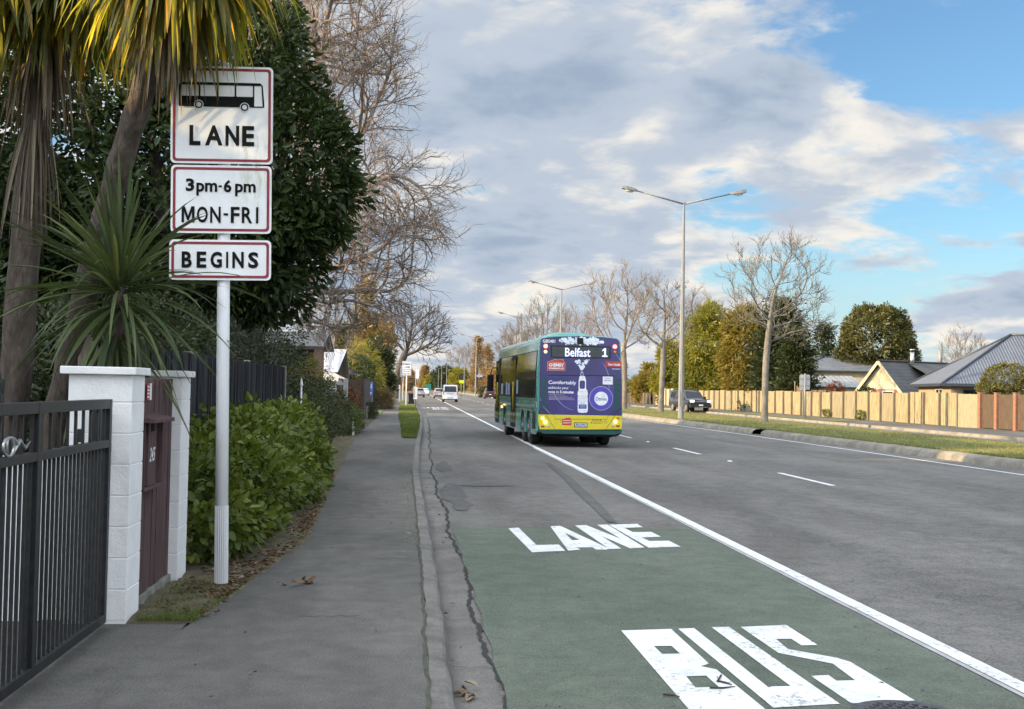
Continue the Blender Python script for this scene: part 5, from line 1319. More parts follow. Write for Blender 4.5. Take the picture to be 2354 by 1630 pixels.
hatch('suv', 'dark maroon car driving away between the bus mirror and the median', 'car', at_px(1127, 916.8), 0, P_dred, 1.68, .92, 4.5)
hatch('hatchback', 'silver hatchback immediately left of the white van', 'car', at_px(1010, 916), 0, P_silver, 1.55, .84)
hatch('hatchback', 'silver car far ahead in the bus lane beyond the bus stop board', 'car', at_px(964, 913.5), 0, P_silver, 1.5, .84)
hatch('hatchback', 'small white oncoming car far away left of the silver hatchback', 'car', at_px(977, 908.5), math.pi, P_white, 1.45, .84)
def ute():
    x, y = gp(1601, 949, ZR)
    t = vehicle('pickup', 'black pickup with lit headlamps and canopy on the far service road', 'pickup truck', (x - .35, y + 5.0, ZR), math.pi + R(7), P_black,
        [(0, .88, .70, .55, 1.12, 1.60), (.1, .91, .72, .5, 1.12, 1.82), (1.6, .92, .72, .42, 1.10, 1.84), (2.9, .92, .72, .42, 1.08, 1.82), (3.3, .92, .70, .42, 1.08, 1.70), (3.95, .92, .78, .42, 1.08, 1.16), (5.0, .90, .76, .45, 1.02, 1.10), (5.25, .84, .70, .55, .90, .98)],
        (1.1, 4.3), .40, [('side_window', .4, 1.45, 1.45, .45, .08, .86), ('side_window', 1.65, 3.6, 3.15, 1.65, .08, .86)],
        extras=[('headlamp', M_head, [(-.86, -.56, 5.10, 5.262, .86, 1.02), (.56, .86, 5.10, 5.262, .86, 1.02)]), ('grille', M_plastic, [(-.55, .55, 5.2, 5.27, .72, 1.0)]), ('front_bumper', M_plastic, [(-.90, .90, 5.0, 5.34, .42, .70)]), ('chrome_bar', M_chrome, [(-.55, .55, 5.271, 5.285, .88, .92)]), ('number_plate', P_white, [(-.18, .18, 5.341, 5.352, .56, .68)]), ('lower_trim', M_chrome, [(-.6, .6, 5.341, 5.35, .45, .47)]), ('roof_rack', M_plastic, [(-.68, -.64, .4, 2.8, 1.86, 1.90), (.64, .68, .4, 2.8, 1.86, 1.90)]), ('wing_mirror', M_plastic, [(-1.12, -.93, 3.45, 3.55, 1.1, 1.3), (.93, 1.12, 3.45, 3.55, 1.1, 1.3)])])
    quadpart(t, 'windscreen', M_cglass, [(-.76, 3.93, 1.20), (.76, 3.93, 1.20), (.66, 3.36, 1.68), (-.66, 3.36, 1.68)])
ute()
# second and third bus lane signs
x, y = gp(932.6, 932.5, 0); bus_lane_sign((x + .02, y, 0), 'smaller distant bus lane sign with two plates beside the wheelie bin', panels=2).scale = (1, 1, .92)
x, y = gp(925.5, 920.3, 0); bus_lane_sign((x, y, 0), 'farthest small bus lane sign close to the big bare tree trunk', panels=2)
# bus stop
x, y = gp(954.5, 936.5, 0)
t = thing('bus_stop_sign', 'bus stop pole with white flag and timetable board on the grass verge', 'bus stop sign', (x, y, 0))
mb = MB(); mb.cyl(0, 0, -.1, 2.95, .035, n=10); mb.build('pole', M_galv, t)
mb = MB(); mb.box(-.02, .24, -.05, -.036, 2.2, 2.92); mb.build('flag', M_signw2, t, bev=.006)
mb = MB(); mb.box(-.14, .14, -.09, -.036, .62, 1.55); b_ = mb.build('timetable_board', M_signw2, t, bev=.01)
mb = MB(); mb.box(-.13, -.04, -.094, -.0905, .75, 1.5); mb.build('timetable_sheet', M_alu, b_)
mb = MB(); mb.box(-.75, -.035, -.012, .012, 2.28, 2.31); mb.build('side_arm', M_galv, t)
# wheelie bin
x, y = gp(945.3, 929.3, 0)
t = thing('wheelie_bin', 'black wheelie bin with a red lid on the grass verge by the bus stop', 'bin', (x, y, 0), R(4))
mb = MB(); mb.loft([[(-.20, -.22, .05), (.20, -.22, .05), (.20, .22, .05), (-.20, .22, .05)], [(-.26, -.30, .92), (.26, -.30, .92), (.26, .30, .92), (-.26, .30, .92)]], 0, False); mb.box(-.28, .28, -.32, .32, .921, .96); mb.build('body', M_plastic, t, bev=.012)
mb = MB(); mb.prism([(-.34, .961), (.30, .961), (.26, 1.02), (-.1, 1.06), (-.3, 1.0)], -.29, .29, 'yz'); mb.build('lid', M_red, t, bev=.01)
for sx in (-1, 1):
    mb = MB(); mb.tube([(sx * .22, .24, .10), (sx * .28, .24, .10)], .10, 14); mb.build('wheel', M_rubber, t)
mb = MB(); mb.tube([(-.24, .36, .93), (.24, .36, .93)], .018, 8); mb.build('handle', M_plastic, t)
# small posts, boxes and boards along the left verge
def post(px, py, w, h, m, name, label, cat, z0=0, d=None):
    x, y = gp(px, py, 0); mb = MB(); mb.box(-w / 2, w / 2, -w / 2, w / 2, -.1, h - .04 - w * .3); mb.loft([[(-w * .6, -w * .6, h - .04 - w * .3 + .0005), (w * .6, -w * .6, h - .04 - w * .3 + .0005), (w * .6, w * .6, h - .04 - w * .3 + .0005), (-w * .6, w * .6, h - .04 - w * .3 + .0005)], [(-w * .1, -w * .1, h), (w * .1, -w * .1, h), (w * .1, w * .1, h), (-w * .1, w * .1, h)]], 0, False)
    o = mb.build(name, m, None, bev=.005); o.location = (x, y, 0); return tag(o, label, cat)
post(843, 963, .07, .62, M_weath, 'marker_post', 'short pale timber post at the corner of the brown fence', 'post')
post(812, 999, .07, .42, M_signw2, 'marker_post', 'low white peg at the foot of the clipped shrub', 'post')
post(918, 924, .16, 1.75, M_signw2, 'marker_post', 'white square post beside the big bare tree trunk', 'post')
mb = MB(); mb.cyl(0, 0, -.05, 1.18, .022, .018, 8); mb.tube([(0, 0, 1.1801), (0, 0, 1.21), (0, 0, 1.33)], [.035, .03, .004], 8)
o = tag(mb.build('garden_stake', M_signw2), 'thin white pointed stake standing up out of the green hedge', 'stake'); o.location = (dp(691, 960, 22.0).x, 22.0, .36)
x, y = gp(845, 962, 0)
mb = MB(); mb.box(-.14, .14, -.12, .12, -.05, .72); mb.box(-.16, .16, -.14, .14, .7205, .76)
o = tag(mb.build('utility_box', M_plastic, None, bev=.01), 'dark utility cabinet beside the footpath at the brown fence corner', 'cabinet'); o.location = (x + .10, y + 3, 0)
mb = MB(); mb.box(-.16, .16, -.12, .12, -.05, .62); mb.box(-.19, .19, -.15, .15, .6205, .67)
o = tag(mb.build('utility_box', M_signw2, None, bev=.01), 'white utility box below the blue board', 'cabinet'); o.location = (dp(851, 930, 64).x, 64, 0)
t = thing('signboard', 'tall blue board with white lines and a round mark beside the dark fence', 'sign board', (dp(852, 890, 66).x, 66, 0))
mb = MB(); mb.box(-.13, .13, -.015, .015, 1.02, 1.78); mb.build('panel', mat('blue board', (.06, .16, .50), (.05, .12, .42), rough=.4), t)
mb = MB()
for z in (1.45, 1.5, 1.56, 1.62): mb.box(-.09, .07, -.019, -.0155, z, z + .022)
mb.sheet([disc(0, 1.17, .055)], lambda u, v: (u, -.019, v)); mb.build('print', M_signw2, t)
for sx in (-1, 1):
    mb = MB(); mb.box(sx * .10 - .02, sx * .10 + .02, .016, .05, -.05, 1.7); mb.build('leg', M_weath, t)
# white letterbox on a post in front of the lattice
t = thing('letterbox', 'white house-shaped letterbox in front of the lattice fence', 'letterbox', (-3.05, 42, 0))
mb = MB(); mb.box(-.17, .17, -.15, .15, 1.05, 1.34); mb.build('box', M_signw2, t, bev=.004)
mb = MB(); mb.prism([(-.28, 1.30), (.28, 1.30), (.24, 1.36), (.03, 1.56), (-.03, 1.56), (-.24, 1.36)], -.23, .23, 'yz'); mb.build('roof', mat('weathered white roof', (.55, .55, .56), (.42, .42, .43), scale=20), t, bev=.004)
mb = MB(); mb.box(-.05, .05, -.05, .05, -.1, 1.05); mb.build('post', M_signw2, t)
# grey backed sign across the road
x, y = gp(1849.6, 961.5, .06)
t = thing('road_sign', 'back of a grey rounded metal sign on a post before the pale paling fence', 'road sign', (x, y, .03))
mb = MB(); mb.cyl(0, 0, -.1, 2.85, .05, n=10); mb.build('pole', M_galv, t)
mb = MB(); mb.prism(rrect(-.34, .34, 1.82, 2.78, .1), .052, .06, 'xz'); pl_ = mb.build('plate', M_alu, t)
mb = MB(); mb.box(-.33, .33, .030, .0515, 2.05, 2.08); mb.box(-.33, .33, .030, .0515, 2.5, 2.53); mb.build('bracket', M_galv, pl_)
# far signs
def farsign(name, label, px, y, z0, z1, w, m, cat='road sign', w2=None, pole=True, x=None):
    c = dp(px, 880, y); t = thing(name, label, cat, (c.x, y, ZR))
    mb = MB(); mb.prism(rrect(-w / 2, w / 2, z0, z1, .04), -.02, .0, 'xz'); mb.build('plate', m, t)
    if pole:
        mb = MB(); mb.cyl(0, .05, -.2, z1 - .05, .045, n=8); mb.build('pole', M_galv, t)
    return t
M_sgreen = mat('green sign sheeting', (.02, .16, .12), (.02, .13, .10), rough=.5)
farsign('direction_sign', 'dark green direction sign far away beyond the oncoming white car', 985, 260, .9, 2.4, 1.25, M_sgreen)
t = farsign('warning_sign', 'black sign over a fluorescent yellow green plate near a median lamp', 1060.5, 180, 2.9, 3.75, .72, M_plastic)
mb = MB(); mb.prism(rrect(-.36, .36, 2.35, 2.86, .03), -.02, 0, 'xz'); mb.build('lower_plate', mat('fluorescent sheeting', (.55, .62, .03), rough=.5), t)
c = dp(1096, 863, 228)
t = thing('street_name_sign', 'small blue street name blade fixed high on a median lamp', 'street sign', (11.95, 228.8, 0))
mb = MB(); mb.box(.06, 1.35, -.02, .02, 3.75, 4.15); mb.build('blade', mat('blue name blade', (.10, .16, .36), rough=.5), t)
mb = MB(); put_text(mb, 'Grants Rd', .15, 1.25, 3.86, 4.05, lambda u, v: (u, -.023, v)) if False else mb.box(.15, 1.25, -.024, -.0205, 3.90, 4.02); mb.build('lettering', M_signw2, t)
# traffic signal far ahead
t = thing('traffic_light', 'small dark traffic light on a post far down the road beside the bus stop pole', 'traffic light', (dp(952, 884, 190).x, 190, 0))
mb = MB(); mb.cyl(0, 0, -.1, 2.6, .05, n=8); mb.build('pole', M_galv, t)
mb = MB(); mb.box(-.14, .14, -.12, .05, 1.75, 2.65); mb.build('head', M_plastic, t, bev=.02)
# ------------------------------------------------------------------ trees
M_twigb = mat('bare branches', (.14, .11, .085), (.21, .17, .135), rough=.9, scale=3, bump=.4, bscale=12)
M_twigg = mat('pale plane tree bark', (.105, .096, .084), (.185, .172, .152), rough=.9, scale=3.5, stretch=(1, 1, .5), bump=.5, bscale=14)
M_twigbr = mat('purple brown branches', (.20, .155, .128), (.29, .235, .195), rough=.9, scale=3)
def bare(name, label, loc, trunk, ells, natt, D, seed, rr, rt, material, di=4, dk=.55, twl=.45, per=2, trop=(0, 0, .06), group=None, shell=0, segs=3, up=.12, iters=160, reach=10, sub=2, dens=.75, qexp=.55, limbs=()):
    t = thing(name, label, 'tree', loc, 0, group)
    r = np.random.default_rng(seed)
    P, par = grow(r, trunk, sample_ells(r, ells, natt, shell), D, di, dk, iters, trop, .10, limbs)
    cen = np.average([e[:3] for e in ells], axis=0, weights=[e[3] * e[4] * e[5] for e in ells]) - np.array([0, 0, .8])
    nb = len(P)
    P, par = add_twigs(r, P, par, per, twl, segs, up=up, cen=cen, reach=reach, sub=sub, dens=dens)
    print(label, nb, len(P))
    skeleton_mesh('branches', P, par, rr, rt, material, t, qexp=qexp)
    return t
def trace(st, pts, y0=38.0, y1=37.0):
    n = len(pts); out = []
    for i, (px, py) in enumerate(pts):
        q = dp(px, py, y0 + (y1 - y0) * i / (n - 1)); out.append((q.x + 6.0, q.y - 38.0, q.z))
    return (st, out)
BIGL = [trace(6, [(672, 672), (711, 645), (741, 622), (779, 614), (812, 598), (850, 588), (890, 560)], 37.9, 36.6),
        trace(5, [(680, 690), (733, 669), (771, 671), (798, 672), (842, 666), (894, 672), (925, 660)], 37.9, 38.6),
        trace(5, [(690, 692), (727, 688), (755, 699), (785, 688), (812, 691), (853, 702), (894, 718)], 37.8, 36.2),
        trace(4, [(660, 725), (694, 735), (738, 740), (766, 753), (793, 757), (809, 755), (822, 738), (819, 707), (815, 680)], 37.9, 37.2),
        trace(8, [(700, 560), (755, 500), (800, 470), (850, 430), (900, 400)], 38, 37.2), trace(8, [(690, 520), (720, 440), (760, 390), (800, 340), (840, 300)], 38, 38.6), trace(8, [(670, 500), (690, 400), (700, 300), (720, 200), (745, 110)], 38.1, 38.6)]
bare('bare_tree', 'huge bare tree with drooping outer branches towering behind the dark evergreen', (-6.0, 38, 0),
     [(0, 0, -.2), (.05, 0, .9), (.2, 0, 1.8), (.45, 0, 2.7), (.85, 0, 3.5), (1.15, -.1, 4.1), (1.35, -.1, 4.8), (1.5, 0, 5.5), (1.6, 0, 6.3)],
     [(2.3, 0, 11.8, 3.1, 3.0, 3.3), (3.5, -.4, 7.2, 3.3, 2.8, 2.2), (3.0, -.4, 4.5, 2.7, 1.6, 1.3)], 3200, .32, 71, .40, .0064, M_twigbr, di=6, dk=.48, twl=.95, per=2, trop=(.02, 0, .0), segs=4, up=.02, reach=9, sub=3, dens=.5, qexp=.48, limbs=BIGL)
bare('bare_tree', 'big bare vase-shaped tree standing on the grass verge by the footpath', (-2.4, 150, 0),
     [(0, 0, -.2), (.05, 0, 1), (.1, 0, 2), (.1, 0, 2.8), (.15, 0, 3.4)],
     [(2.6, 0, 8.6, 4.0, 3.4, 3.6), (-.4, 0, 9.6, 2.4, 2.6, 3.3), (4.3, 0, 7.3, 2.4, 2.4, 2.0)], 700, .45, 72, .46, .020, M_barkd, di=8, dk=.8, twl=1.2, per=2, segs=3, up=.15, reach=8, qexp=.64)
MED = 'bare street trees on the median'
bare('street_tree', 'nearest bare pale-barked tree on the median with one low arching limb', (17.72, 57.5, .08),
     [(0, 0, -.2), (0, 0, .8), (.02, 0, 1.7), (0, 0, 2.5), (.03, 0, 3.2), (.1, 0, 3.9), (.16, 0, 4.6), (.22, 0, 5.2)],
     [(.65, 0, 6.9, 2.6, 2.5, 2.5), (1.3, 0, 4.8, 2.1, 1.4, .9), (-1.2, 0, 5.6, 1.3, 1.4, 1.1)], 420, .27, 73, .165, .0080, M_twigg, di=3.4, dk=.60, twl=.62, per=2, group=MED, up=.34, reach=10, qexp=.66, sub=3, dens=.85)
bare('street_tree', 'bare median tree with pale forked trunk just behind the nearest lamp post', (17.2, 80, .08),
     [(0, 0, -.2), (.03, 0, 1), (.05, 0, 2), (.08, 0, 3), (.12, 0, 3.8)],
     [(.2, 0, 6.9, 2.6, 2.3, 2.4), (-1.2, 0, 5.4, 1.5, 1.5, 1.0)], 300, .30, 74, .20, .010, M_twigg, di=3.5, dk=.68, twl=.7, group=MED, up=.3, qexp=.63, dens=.6)
TB = bare('street_tree', 'tall dense bare median tree right behind the bus roof corner', (16.7, 91.5, .08),
     [(0, 0, -.2), (0, 0, 1), (.02, 0, 2), (0, 0, 3), (-.05, 0, 4)],
     [(-.3, 0, 7.9, 3.2, 2.9, 3.4), (-1.4, 0, 5.6, 1.9, 1.6, 1.3)], 440, .32, 75, .21, .011, M_twigb, di=4, dk=.70, twl=.85, group=MED, up=.34, qexp=.64, dens=.6)
dup(TB, (16.4, 118, .08), 2.0, .86, 'bare median tree second behind the bus, partly covered by the taller one')
dup(TB, (16.9, 150, .08), 1.0, 1.18, 'tall bare brown tree behind the bus roof left of its centre lamp', MED)
dup(TB, (16.2, 185, .08), 3.4, 1.1, 'far bare tree just left of the bus roof', MED)
dup(TB, (30.5, 126, 0), 4.2, 1.12, 'bare pinkish tree rising behind the golden green trees', 'bare trees behind the gardens')
dup(TB, (53, 108, 0), .6, .72, 'bare tree rising behind the blue grey hipped roof', 'bare trees behind the gardens')
dup(TB, (21.5, 260, 0), 2.6, 1.35, 'bare russet tree near the tall conifers left of the bus', 'bare trees far along the road')
dup(TB, (16.5, 330, 0), 5.1, 1.3, 'farther bare brown tree behind the median lamps', 'bare trees far along the road')
dup(TB, (15.5, 420, 0), 1.7, 1.5, 'farthest bare tree beside the row of median lamps', 'bare trees far along the road')
dup(TB, (-5.2, 74, 0), .9, .62, 'thin bare young tree in front of the golden conifers', 'bare trees in left gardens')
def conifer(name, label, loc, h, r, material, n, seed, size=.5, group=None, z0=.06, pw=.8, asp=.3, ragged=.25):
    t = thing(name, label, 'tree', loc, 0, group); rg = np.random.default_rng(seed)
    nc = n; zz = z0 + (1 - z0) * rg.random(nc) ** 1.25; a = rg.random(nc) * 6.283
    rad = r * (1 - zz) ** pw * (.55 + .45 * rg.random(nc)) * (1 + ragged * np.sin(a * 3 + zz * 20)) + .03
    c = np.column_stack([np.cos(a) * rad, np.sin(a) * rad, zz * h])
    per = 26; idx = np.repeat(np.arange(nc), per); N = len(idx)
    out = np.column_stack([np.cos(a), np.sin(a), np.full(nc, -.15)])
    sp = (r * .16 + .1)
    pos = c[idx] + rg.normal(size=(N, 3)) * sp * np.array([1, 1, .6])
    ax = unit(out[idx] + rg.normal(size=(N, 3)) * .5 + np.array([0, 0, .25])); up = unit(rg.normal(size=(N, 3)) * .5 + np.array([0, 0, 1]))
    ln = size * (.5 + .9 * rg.random(N)); tint = np.clip(rg.random(nc)[idx] * .5 + rg.random(N) * .5, 0, 1)
    cards('foliage', pos, ax, up, ln, ln * asp, T_QUAD, material, t, tint)
    mb = MB(); mb.tube([(0, 0, -.1), (0, 0, h * .55), (0, 0, h * .97)], [max(.09, h * .018), h * .01, .015], 8); mb.build('trunk', M_barkd, t)
    return t
# left background
M_goldc = leafmat('golden larch foliage', (.26, .20, .06), (.34, .26, .08), (.38, .31, .12), transl=.45)
conifer('conifer', 'golden brown tall conifer behind the rhododendron on the left', (-4.9, 112, 0), 11.6, 1.7, M_goldc, 260, 81, .42, pw=1.0)
conifer('conifer', 'green gold conifer left of the tall golden brown one', (-6.2, 98, 0), 6.6, 1.2, leafmat('olive conifer foliage', (.09, .10, .03), (.14, .13, .04), transl=.3), 180, 82, .4)
conifer('conifer', 'russet conifer just behind the two golden ones on the left', (-6.6, 122, 0), 8.0, 1.9, M_goldc, 200, 83, .5)
plant('weeping_conifer', 'bright golden weeping bush behind the rhododendron', 'tree', (-4.15, 86, 0), [(0, 0, 2.9, 1.25, 1.3, 2.2), (.6, 0, 1.8, 1.1, 1.2, 1.6)], M_golden, 220, 44, .35, .30, .16, T_QUAD, 84, .5, droop=.5)
plant('dark_tree', 'dark green garden tree between golden bush and the vase-shaped bare tree', 'tree', (-3.6, 104, 0), [(0, 0, 3.4, 1.3, 1.6, 2.5), (.4, 0, 1.8, 1.2, 1.4, 1.6)], M_box, 240, 42, .4, .26, .4, T_QUAD, 85, .5)
plant('russet_tree', 'tall russet tree behind the dark green garden tree', 'tree', (-4.4, 132, 0), [(0, 0, 6.2, 1.9, 1.9, 3.6)], M_brownc, 190, 40, .6, .32, .35, T_QUAD, 86, .3)
plant('garden_shrub', 'dark shrub at the foot of the vase-shaped bare tree', 'shrub', (-3.5, 118, 0), [(0, 0, 1.2, .9, 1.6, 1.2)], M_box, 90, 40, .3, .16, .5, T_QUAD, 87, .5)
# right gardens behind the pale fence
M_mix1 = leafmat('yellow green conifer foliage', (.15, .17, .025), (.24, .23, .035), (.33, .25, .05), transl=.4)
M_mix2 = leafmat('bronze green foliage', (.14, .13, .03), (.225, .185, .042), (.31, .23, .05), transl=.4)
M_dcon = leafmat('dark conifer foliage', (.028, .042, .018), (.055, .07, .026), (.10, .10, .035), transl=.2)
plant('garden_tree', 'yellow green feathery tree right of the nearest lamp post', 'tree', (29.9, 117, 0), [(0, 0, 6.8, 2.3, 2.2, 3.7), (-.5, 0, 3.0, 2.4, 2.2, 2.6), (.8, 0, 8.8, 1.4, 1.4, 1.8)], M_mix1, 520, 44, .55, .46, .20, T_QUAD, 91, .5, trunk=[[((0, 0, -.1), .25), ((0, 0, 4), .18), ((.2, 0, 8), .08)]])
plant('garden_tree', 'bronze tinged bushy tree in the middle of the clump behind the pale fence', 'tree', (31.6, 108, 0), [(0, 0, 5.8, 2.6, 2.6, 3.7), (.5, 0, 2.6, 2.8, 2.4, 2.4), (-.6, 0, 7.6, 1.5, 1.5, 1.9)], M_mix2, 560, 44, .55, .42, .26, T_QUAD, 92, .5, trunk=[[((0, 0, -.1), .25), ((0, 0, 4), .18), ((.2, 0, 8), .08)]])
conifer('garden_conifer', 'dark broad conifer at the right end of the tree clump behind the pale fence', (30.9, 96, 0), 9.4, 2.4, M_dcon, 640, 93, .42, z0=.0, pw=.42)
conifer('garden_conifer', 'dark low conifer beside the broad one, reaching over the fence', (30.4, 90.5, 0), 6.6, 1.7, M_dcon, 360, 94, .38, z0=.0, pw=.5)
plant('garden_tree', 'green leafy tree between the two forked bare median trees', 'tree', (29.9, 131, 0), [(0, 0, 4.6, 2.0, 2.0, 3.0), (-.8, 0, 2.4, 1.8, 1.8, 2.0)], M_mix1, 300, 42, .5, .42, .28, T_QUAD, 95, .5)
plant('garden_shrub', 'bushy olive shrub over the low brown fence behind the bus', 'shrub', (29.6, 143, 0), [(0, 0, 2.6, 1.8, 2.2, 2.3), (-1.2, 0, 1.8, 1.2, 1.6, 1.6)], M_mix2, 240, 42, .45, .32, .35, T_QUAD, 96, .5)
plant('garden_shrub', 'lit lime green shrub low behind the bus corner', 'shrub', (29.7, 152, 0), [(0, 0, 1.9, 1.5, 2.0, 1.5)], M_golden, 140, 42, .4, .28, .4, T_QUAD, 97, .5)
plant('garden_tree', 'russet bare-looking hedge tree behind the tall bare median tree', 'tree', (27.5, 165, 0), [(0, 0, 4.0, 2.6, 2.6, 3.0)], M_brownc, 170, 40, .6, .36, .3, T_QUAD, 98, .3)
M_round = leafmat('round evergreen foliage', (.07, .075, .024), (.115, .108, .032), (.16, .14, .045), transl=.2)
plant('round_tree', 'big round dense evergreen tree behind the tiled gable house', 'tree', (53.3, 130, 0), [(0, 0, 7.6, 3.9, 3.8, 4.5), (-2.0, 0, 5.0, 2.9, 2.8, 3.0), (2.3, 0, 5.0, 2.5, 2.6, 2.9), (.9, 0, 9.3, 2.2, 2.2, 2.1)], M_round, 900, 48, .55, .34, .42, T_QUAD, 99, .72,
      trunk=[[((0, 0, -.1), .5), ((.1, 0, 2.4), .4), ((.6, -.5, 4.5), .22), ((1.4, -1.6, 6.5), .10)], [((.1, 0, 2.3), .28), ((-1.0, -.6, 4.2), .16), ((-1.8, -1.4, 6.2), .07)], [((.3, -.2, 3.3), .2), ((1.6, -2.2, 4.6), .14), ((2.6, -3.1, 6.0), .07)]], stem_mat=M_twigg)
conifer('araucaria', 'tiered pointed conifer far behind the grey roofs', (54.9, 152, 0), 10.9, 2.5, M_dcon, 170, 100, .6, ragged=.5)
plant('russet_tree', 'pinkish brown winter tree at the foot of the tiered conifer', 'tree', (51.2, 146, 0), [(0, 0, 3.6, 2.4, 2.2, 2.6)], M_brownc, 130, 40, .6, .3, .25, T_QUAD, 101, .2)
plant('red_shrub', 'sunlit red leaved shrub rising just above the pale fence', 'shrub', (29.2, 78.5, 0), [(0, 0, 1.7, .62, .7, .75)], M_redsh, 80, 40, .18, .10, .5, T_QUAD, 102, .4)
plant('garden_shrub', 'small green shrub above the pale fence beside the tiled gable', 'shrub', (29.3, 73.0, 0), [(0, 0, 1.5, .7, .6, .62)], M_everg, 60, 40, .18, .10, .5, T_QUAD, 103, .5)
plant('topiary_hedge', 'large cloud-clipped golden green hedge above the brick pillared fence', 'hedge', (29.9, 56.2, 0), [(0.05, 0, 2.50, 1.15, 1.3, .72), (1.5, 0, 2.05, 1.2, 1.2, .50), (-1.15, 0, 2.0, .36, .5, .42), (.4, 0, 1.85, 1.1, 1.0, .5)], leafmat('clipped hedge leaves', (.085, .090, .022), (.135, .125, .03), (.19, .16, .045), transl=.2), 420, 48, .18, .09, .5, T_QUAD, 104, .82, trunk=[[((0, 0, -.1), .09), ((.05, 0, 1.2), .07), ((.3, 0, 2.2), .04)]])
for i, (px, y, s, lab) in enumerate(((1907, 76, .32, 'small green weed at the foot of the pale fence left of the dry one'), (1979, 70, .34, 'dark weed growing up a post of the pale fence'))):
    plant('weed', lab, 'plant', (27.75, y, .03), [(0, 0, .25, s, .3, s)], M_gris, 26, 30, .12, .09, .4, T_QUAD, 110 + i, .3, stems=2, stem_r=.008)
# far along the road
M_redw = leafmat('russet redwood foliage', (.25, .165, .085), (.34, .235, .12), (.40, .30, .18), transl=.4)
conifer('redwood', 'tall narrow russet conifer with a thin top left of the bus', (15.9, 300, 0), 15, 2.2, M_redw, 170, 121, .6)
conifer('redwood', 'pointed russet conifer nearest the bus', (19.0, 306, 0), 13.2, 2.5, M_redw, 190, 122, .6)
plant('russet_tree', 'russet leafy tree below the pointed conifers', 'tree', (20.5, 280, 0), [(0, 0, 3.6, 3.2, 3, 3.4), (3.5, 0, 4.2, 3, 3, 4.0)], M_redw, 260, 40, .8, .5, .4, T_QUAD, 123, .4)
plant('garden_tree', 'green shrubby trees beside the maroon car', 'tree', (19.5, 240, 0), [(0, 0, 1.9, 2.0, 2, 1.9)], M_dcon, 120, 40, .5, .35, .4, T_QUAD, 124, .4)
plant('garden_tree', 'round gold green tree beside the median lamps behind the van', 'tree', (13.6, 355, 0), [(0, 0, 4.2, 3.0, 3, 3.3)], M_mix1, 200, 40, .8, .5, .4, T_QUAD, 125, .5)
plant('median_shrub', 'dark low shrub on the median beside the white van', 'shrub', (12.6, 205, 0), [(0, 0, .7, 1.3, 3, 1.0)], M_box, 110, 40, .3, .2, .5, T_QUAD, 126, .5)
plant('garden_tree', 'dark dome of distant trees beyond the median lamps', 'tree', (15.5, 620, 0), [(0, 0, 5, 7, 6, 7.5)], M_dcon, 200, 40, 1.6, 1.0, .5, T_QUAD, 127, .6)
plant('garden_tree', 'gold green distant tree at the end of the road', 'tree', (10.8, 760, 0), [(0, 0, 4, 4.5, 4, 5.5)], M_mix1, 160, 40, 1.3, .9, .5, T_QUAD, 128, .5)
conifer('redwood', 'distant pointed russet tree at the end of the road', (7.6, 905, 0), 18, 5, M_redw, 220, 129, 1.6)
plant('russet_tree', 'dim purple brown tree at the end of the road by the traffic light', 'tree', (-3.2, 420, 0), [(0, 0, 4, 2.6, 3, 4.5)], M_redw, 130, 40, .9, .6, .4, T_QUAD, 130, .4)
def belt():
    r = np.random.default_rng(140); E = []
    for i in range(60):
        a = r.random(); y = 320 + 620 * r.random(); x = (26 + 300 * r.random() ** 1.5) if a < .62 else -(9 + 160 * r.random() ** 1.4)
        E.append((x, y, 3.2, 4 + 5 * r.random(), 4, 3.4 + 4.0 * r.random()))
    for i in range(16): E.append((-8 + 34 * r.random(), 930 + 60 * r.random(), 4, 6, 5, 6 + 6 * r.random()))
    crown('distant_trees', M_mix2, None, E, 1100, 30, 1.9, 1.3, .5, T_QUAD, 141, .5, kind='stuff', label='low belt of distant trees closing the view beyond the gardens', cat='trees')
belt()
# ------------------------------------------------------------------ fences and houses
M_pale = mat('pale weathered palings', (.345, .285, .165), (.175, .145, .09), rough=.9, scale=2.2, stretch=(5, 6.5, .5), bump=.4, bscale=20, lo=.42, hi=.62, detail=8, fine=(30, .25))
M_pale_shade = mat('shade greyed palings', (.285, .245, .15), (.17, .15, .105), rough=.9, scale=2.2, stretch=(5, 6.5, .5), bump=.4, bscale=20, lo=.40, hi=.62, detail=8, fine=(30, .25))  # greyer copy of the palings: shade on some panels put into the colour
M_palep = mat('fence post timber', (.14, .12, .085), (.20, .17, .12), rough=.9, scale=4, stretch=(4, 4, .6))
M_brownf = mat('brown stained palings', (.065, .045, .031), (.115, .082, .055), rough=.85, scale=4, stretch=(6, 6, .5), bump=.3)
M_graybf = mat('grey brown palings', (.055, .046, .042), (.085, .072, .064), rough=.85, scale=4, stretch=(6, 6, .5), bump=.3)
def brickmat(name, c1, c2, mortar, sc=1.0, axis='xz'):
    m = bpy.data.materials.new(name); m.use_nodes = True
    g = NT(m.node_tree); b = g.n['Principled BSDF']
    v = g.node('ShaderNodeTexCoord').outputs['Object']; s = g.node('ShaderNodeSeparateXYZ'); g.put(s.inputs[0], v)
    c = g.node('ShaderNodeCombineXYZ'); g.put(c.inputs[0], g.math('ADD', s.outputs[0], s.outputs[1])); g.put(c.inputs[1], s.outputs[2])
    br = g.node('ShaderNodeTexBrick'); g.put(br.inputs['Vector'], c.outputs[0]); br.inputs['Scale'].default_value = 1.0
    br.inputs['Brick Width'].default_value = .24 * sc; br.inputs['Row Height'].default_value = .086 * sc; br.inputs['Mortar Size'].default_value = .009 * sc
    br.inputs['Color1'].default_value = (*c1, 1); br.inputs['Color2'].default_value = (*c2, 1); br.inputs['Mortar'].default_value = (*mortar, 1)
    g.put(b.inputs['Base Color'], br.outputs[0]); b.inputs['Roughness'].default_value = .85
    return m
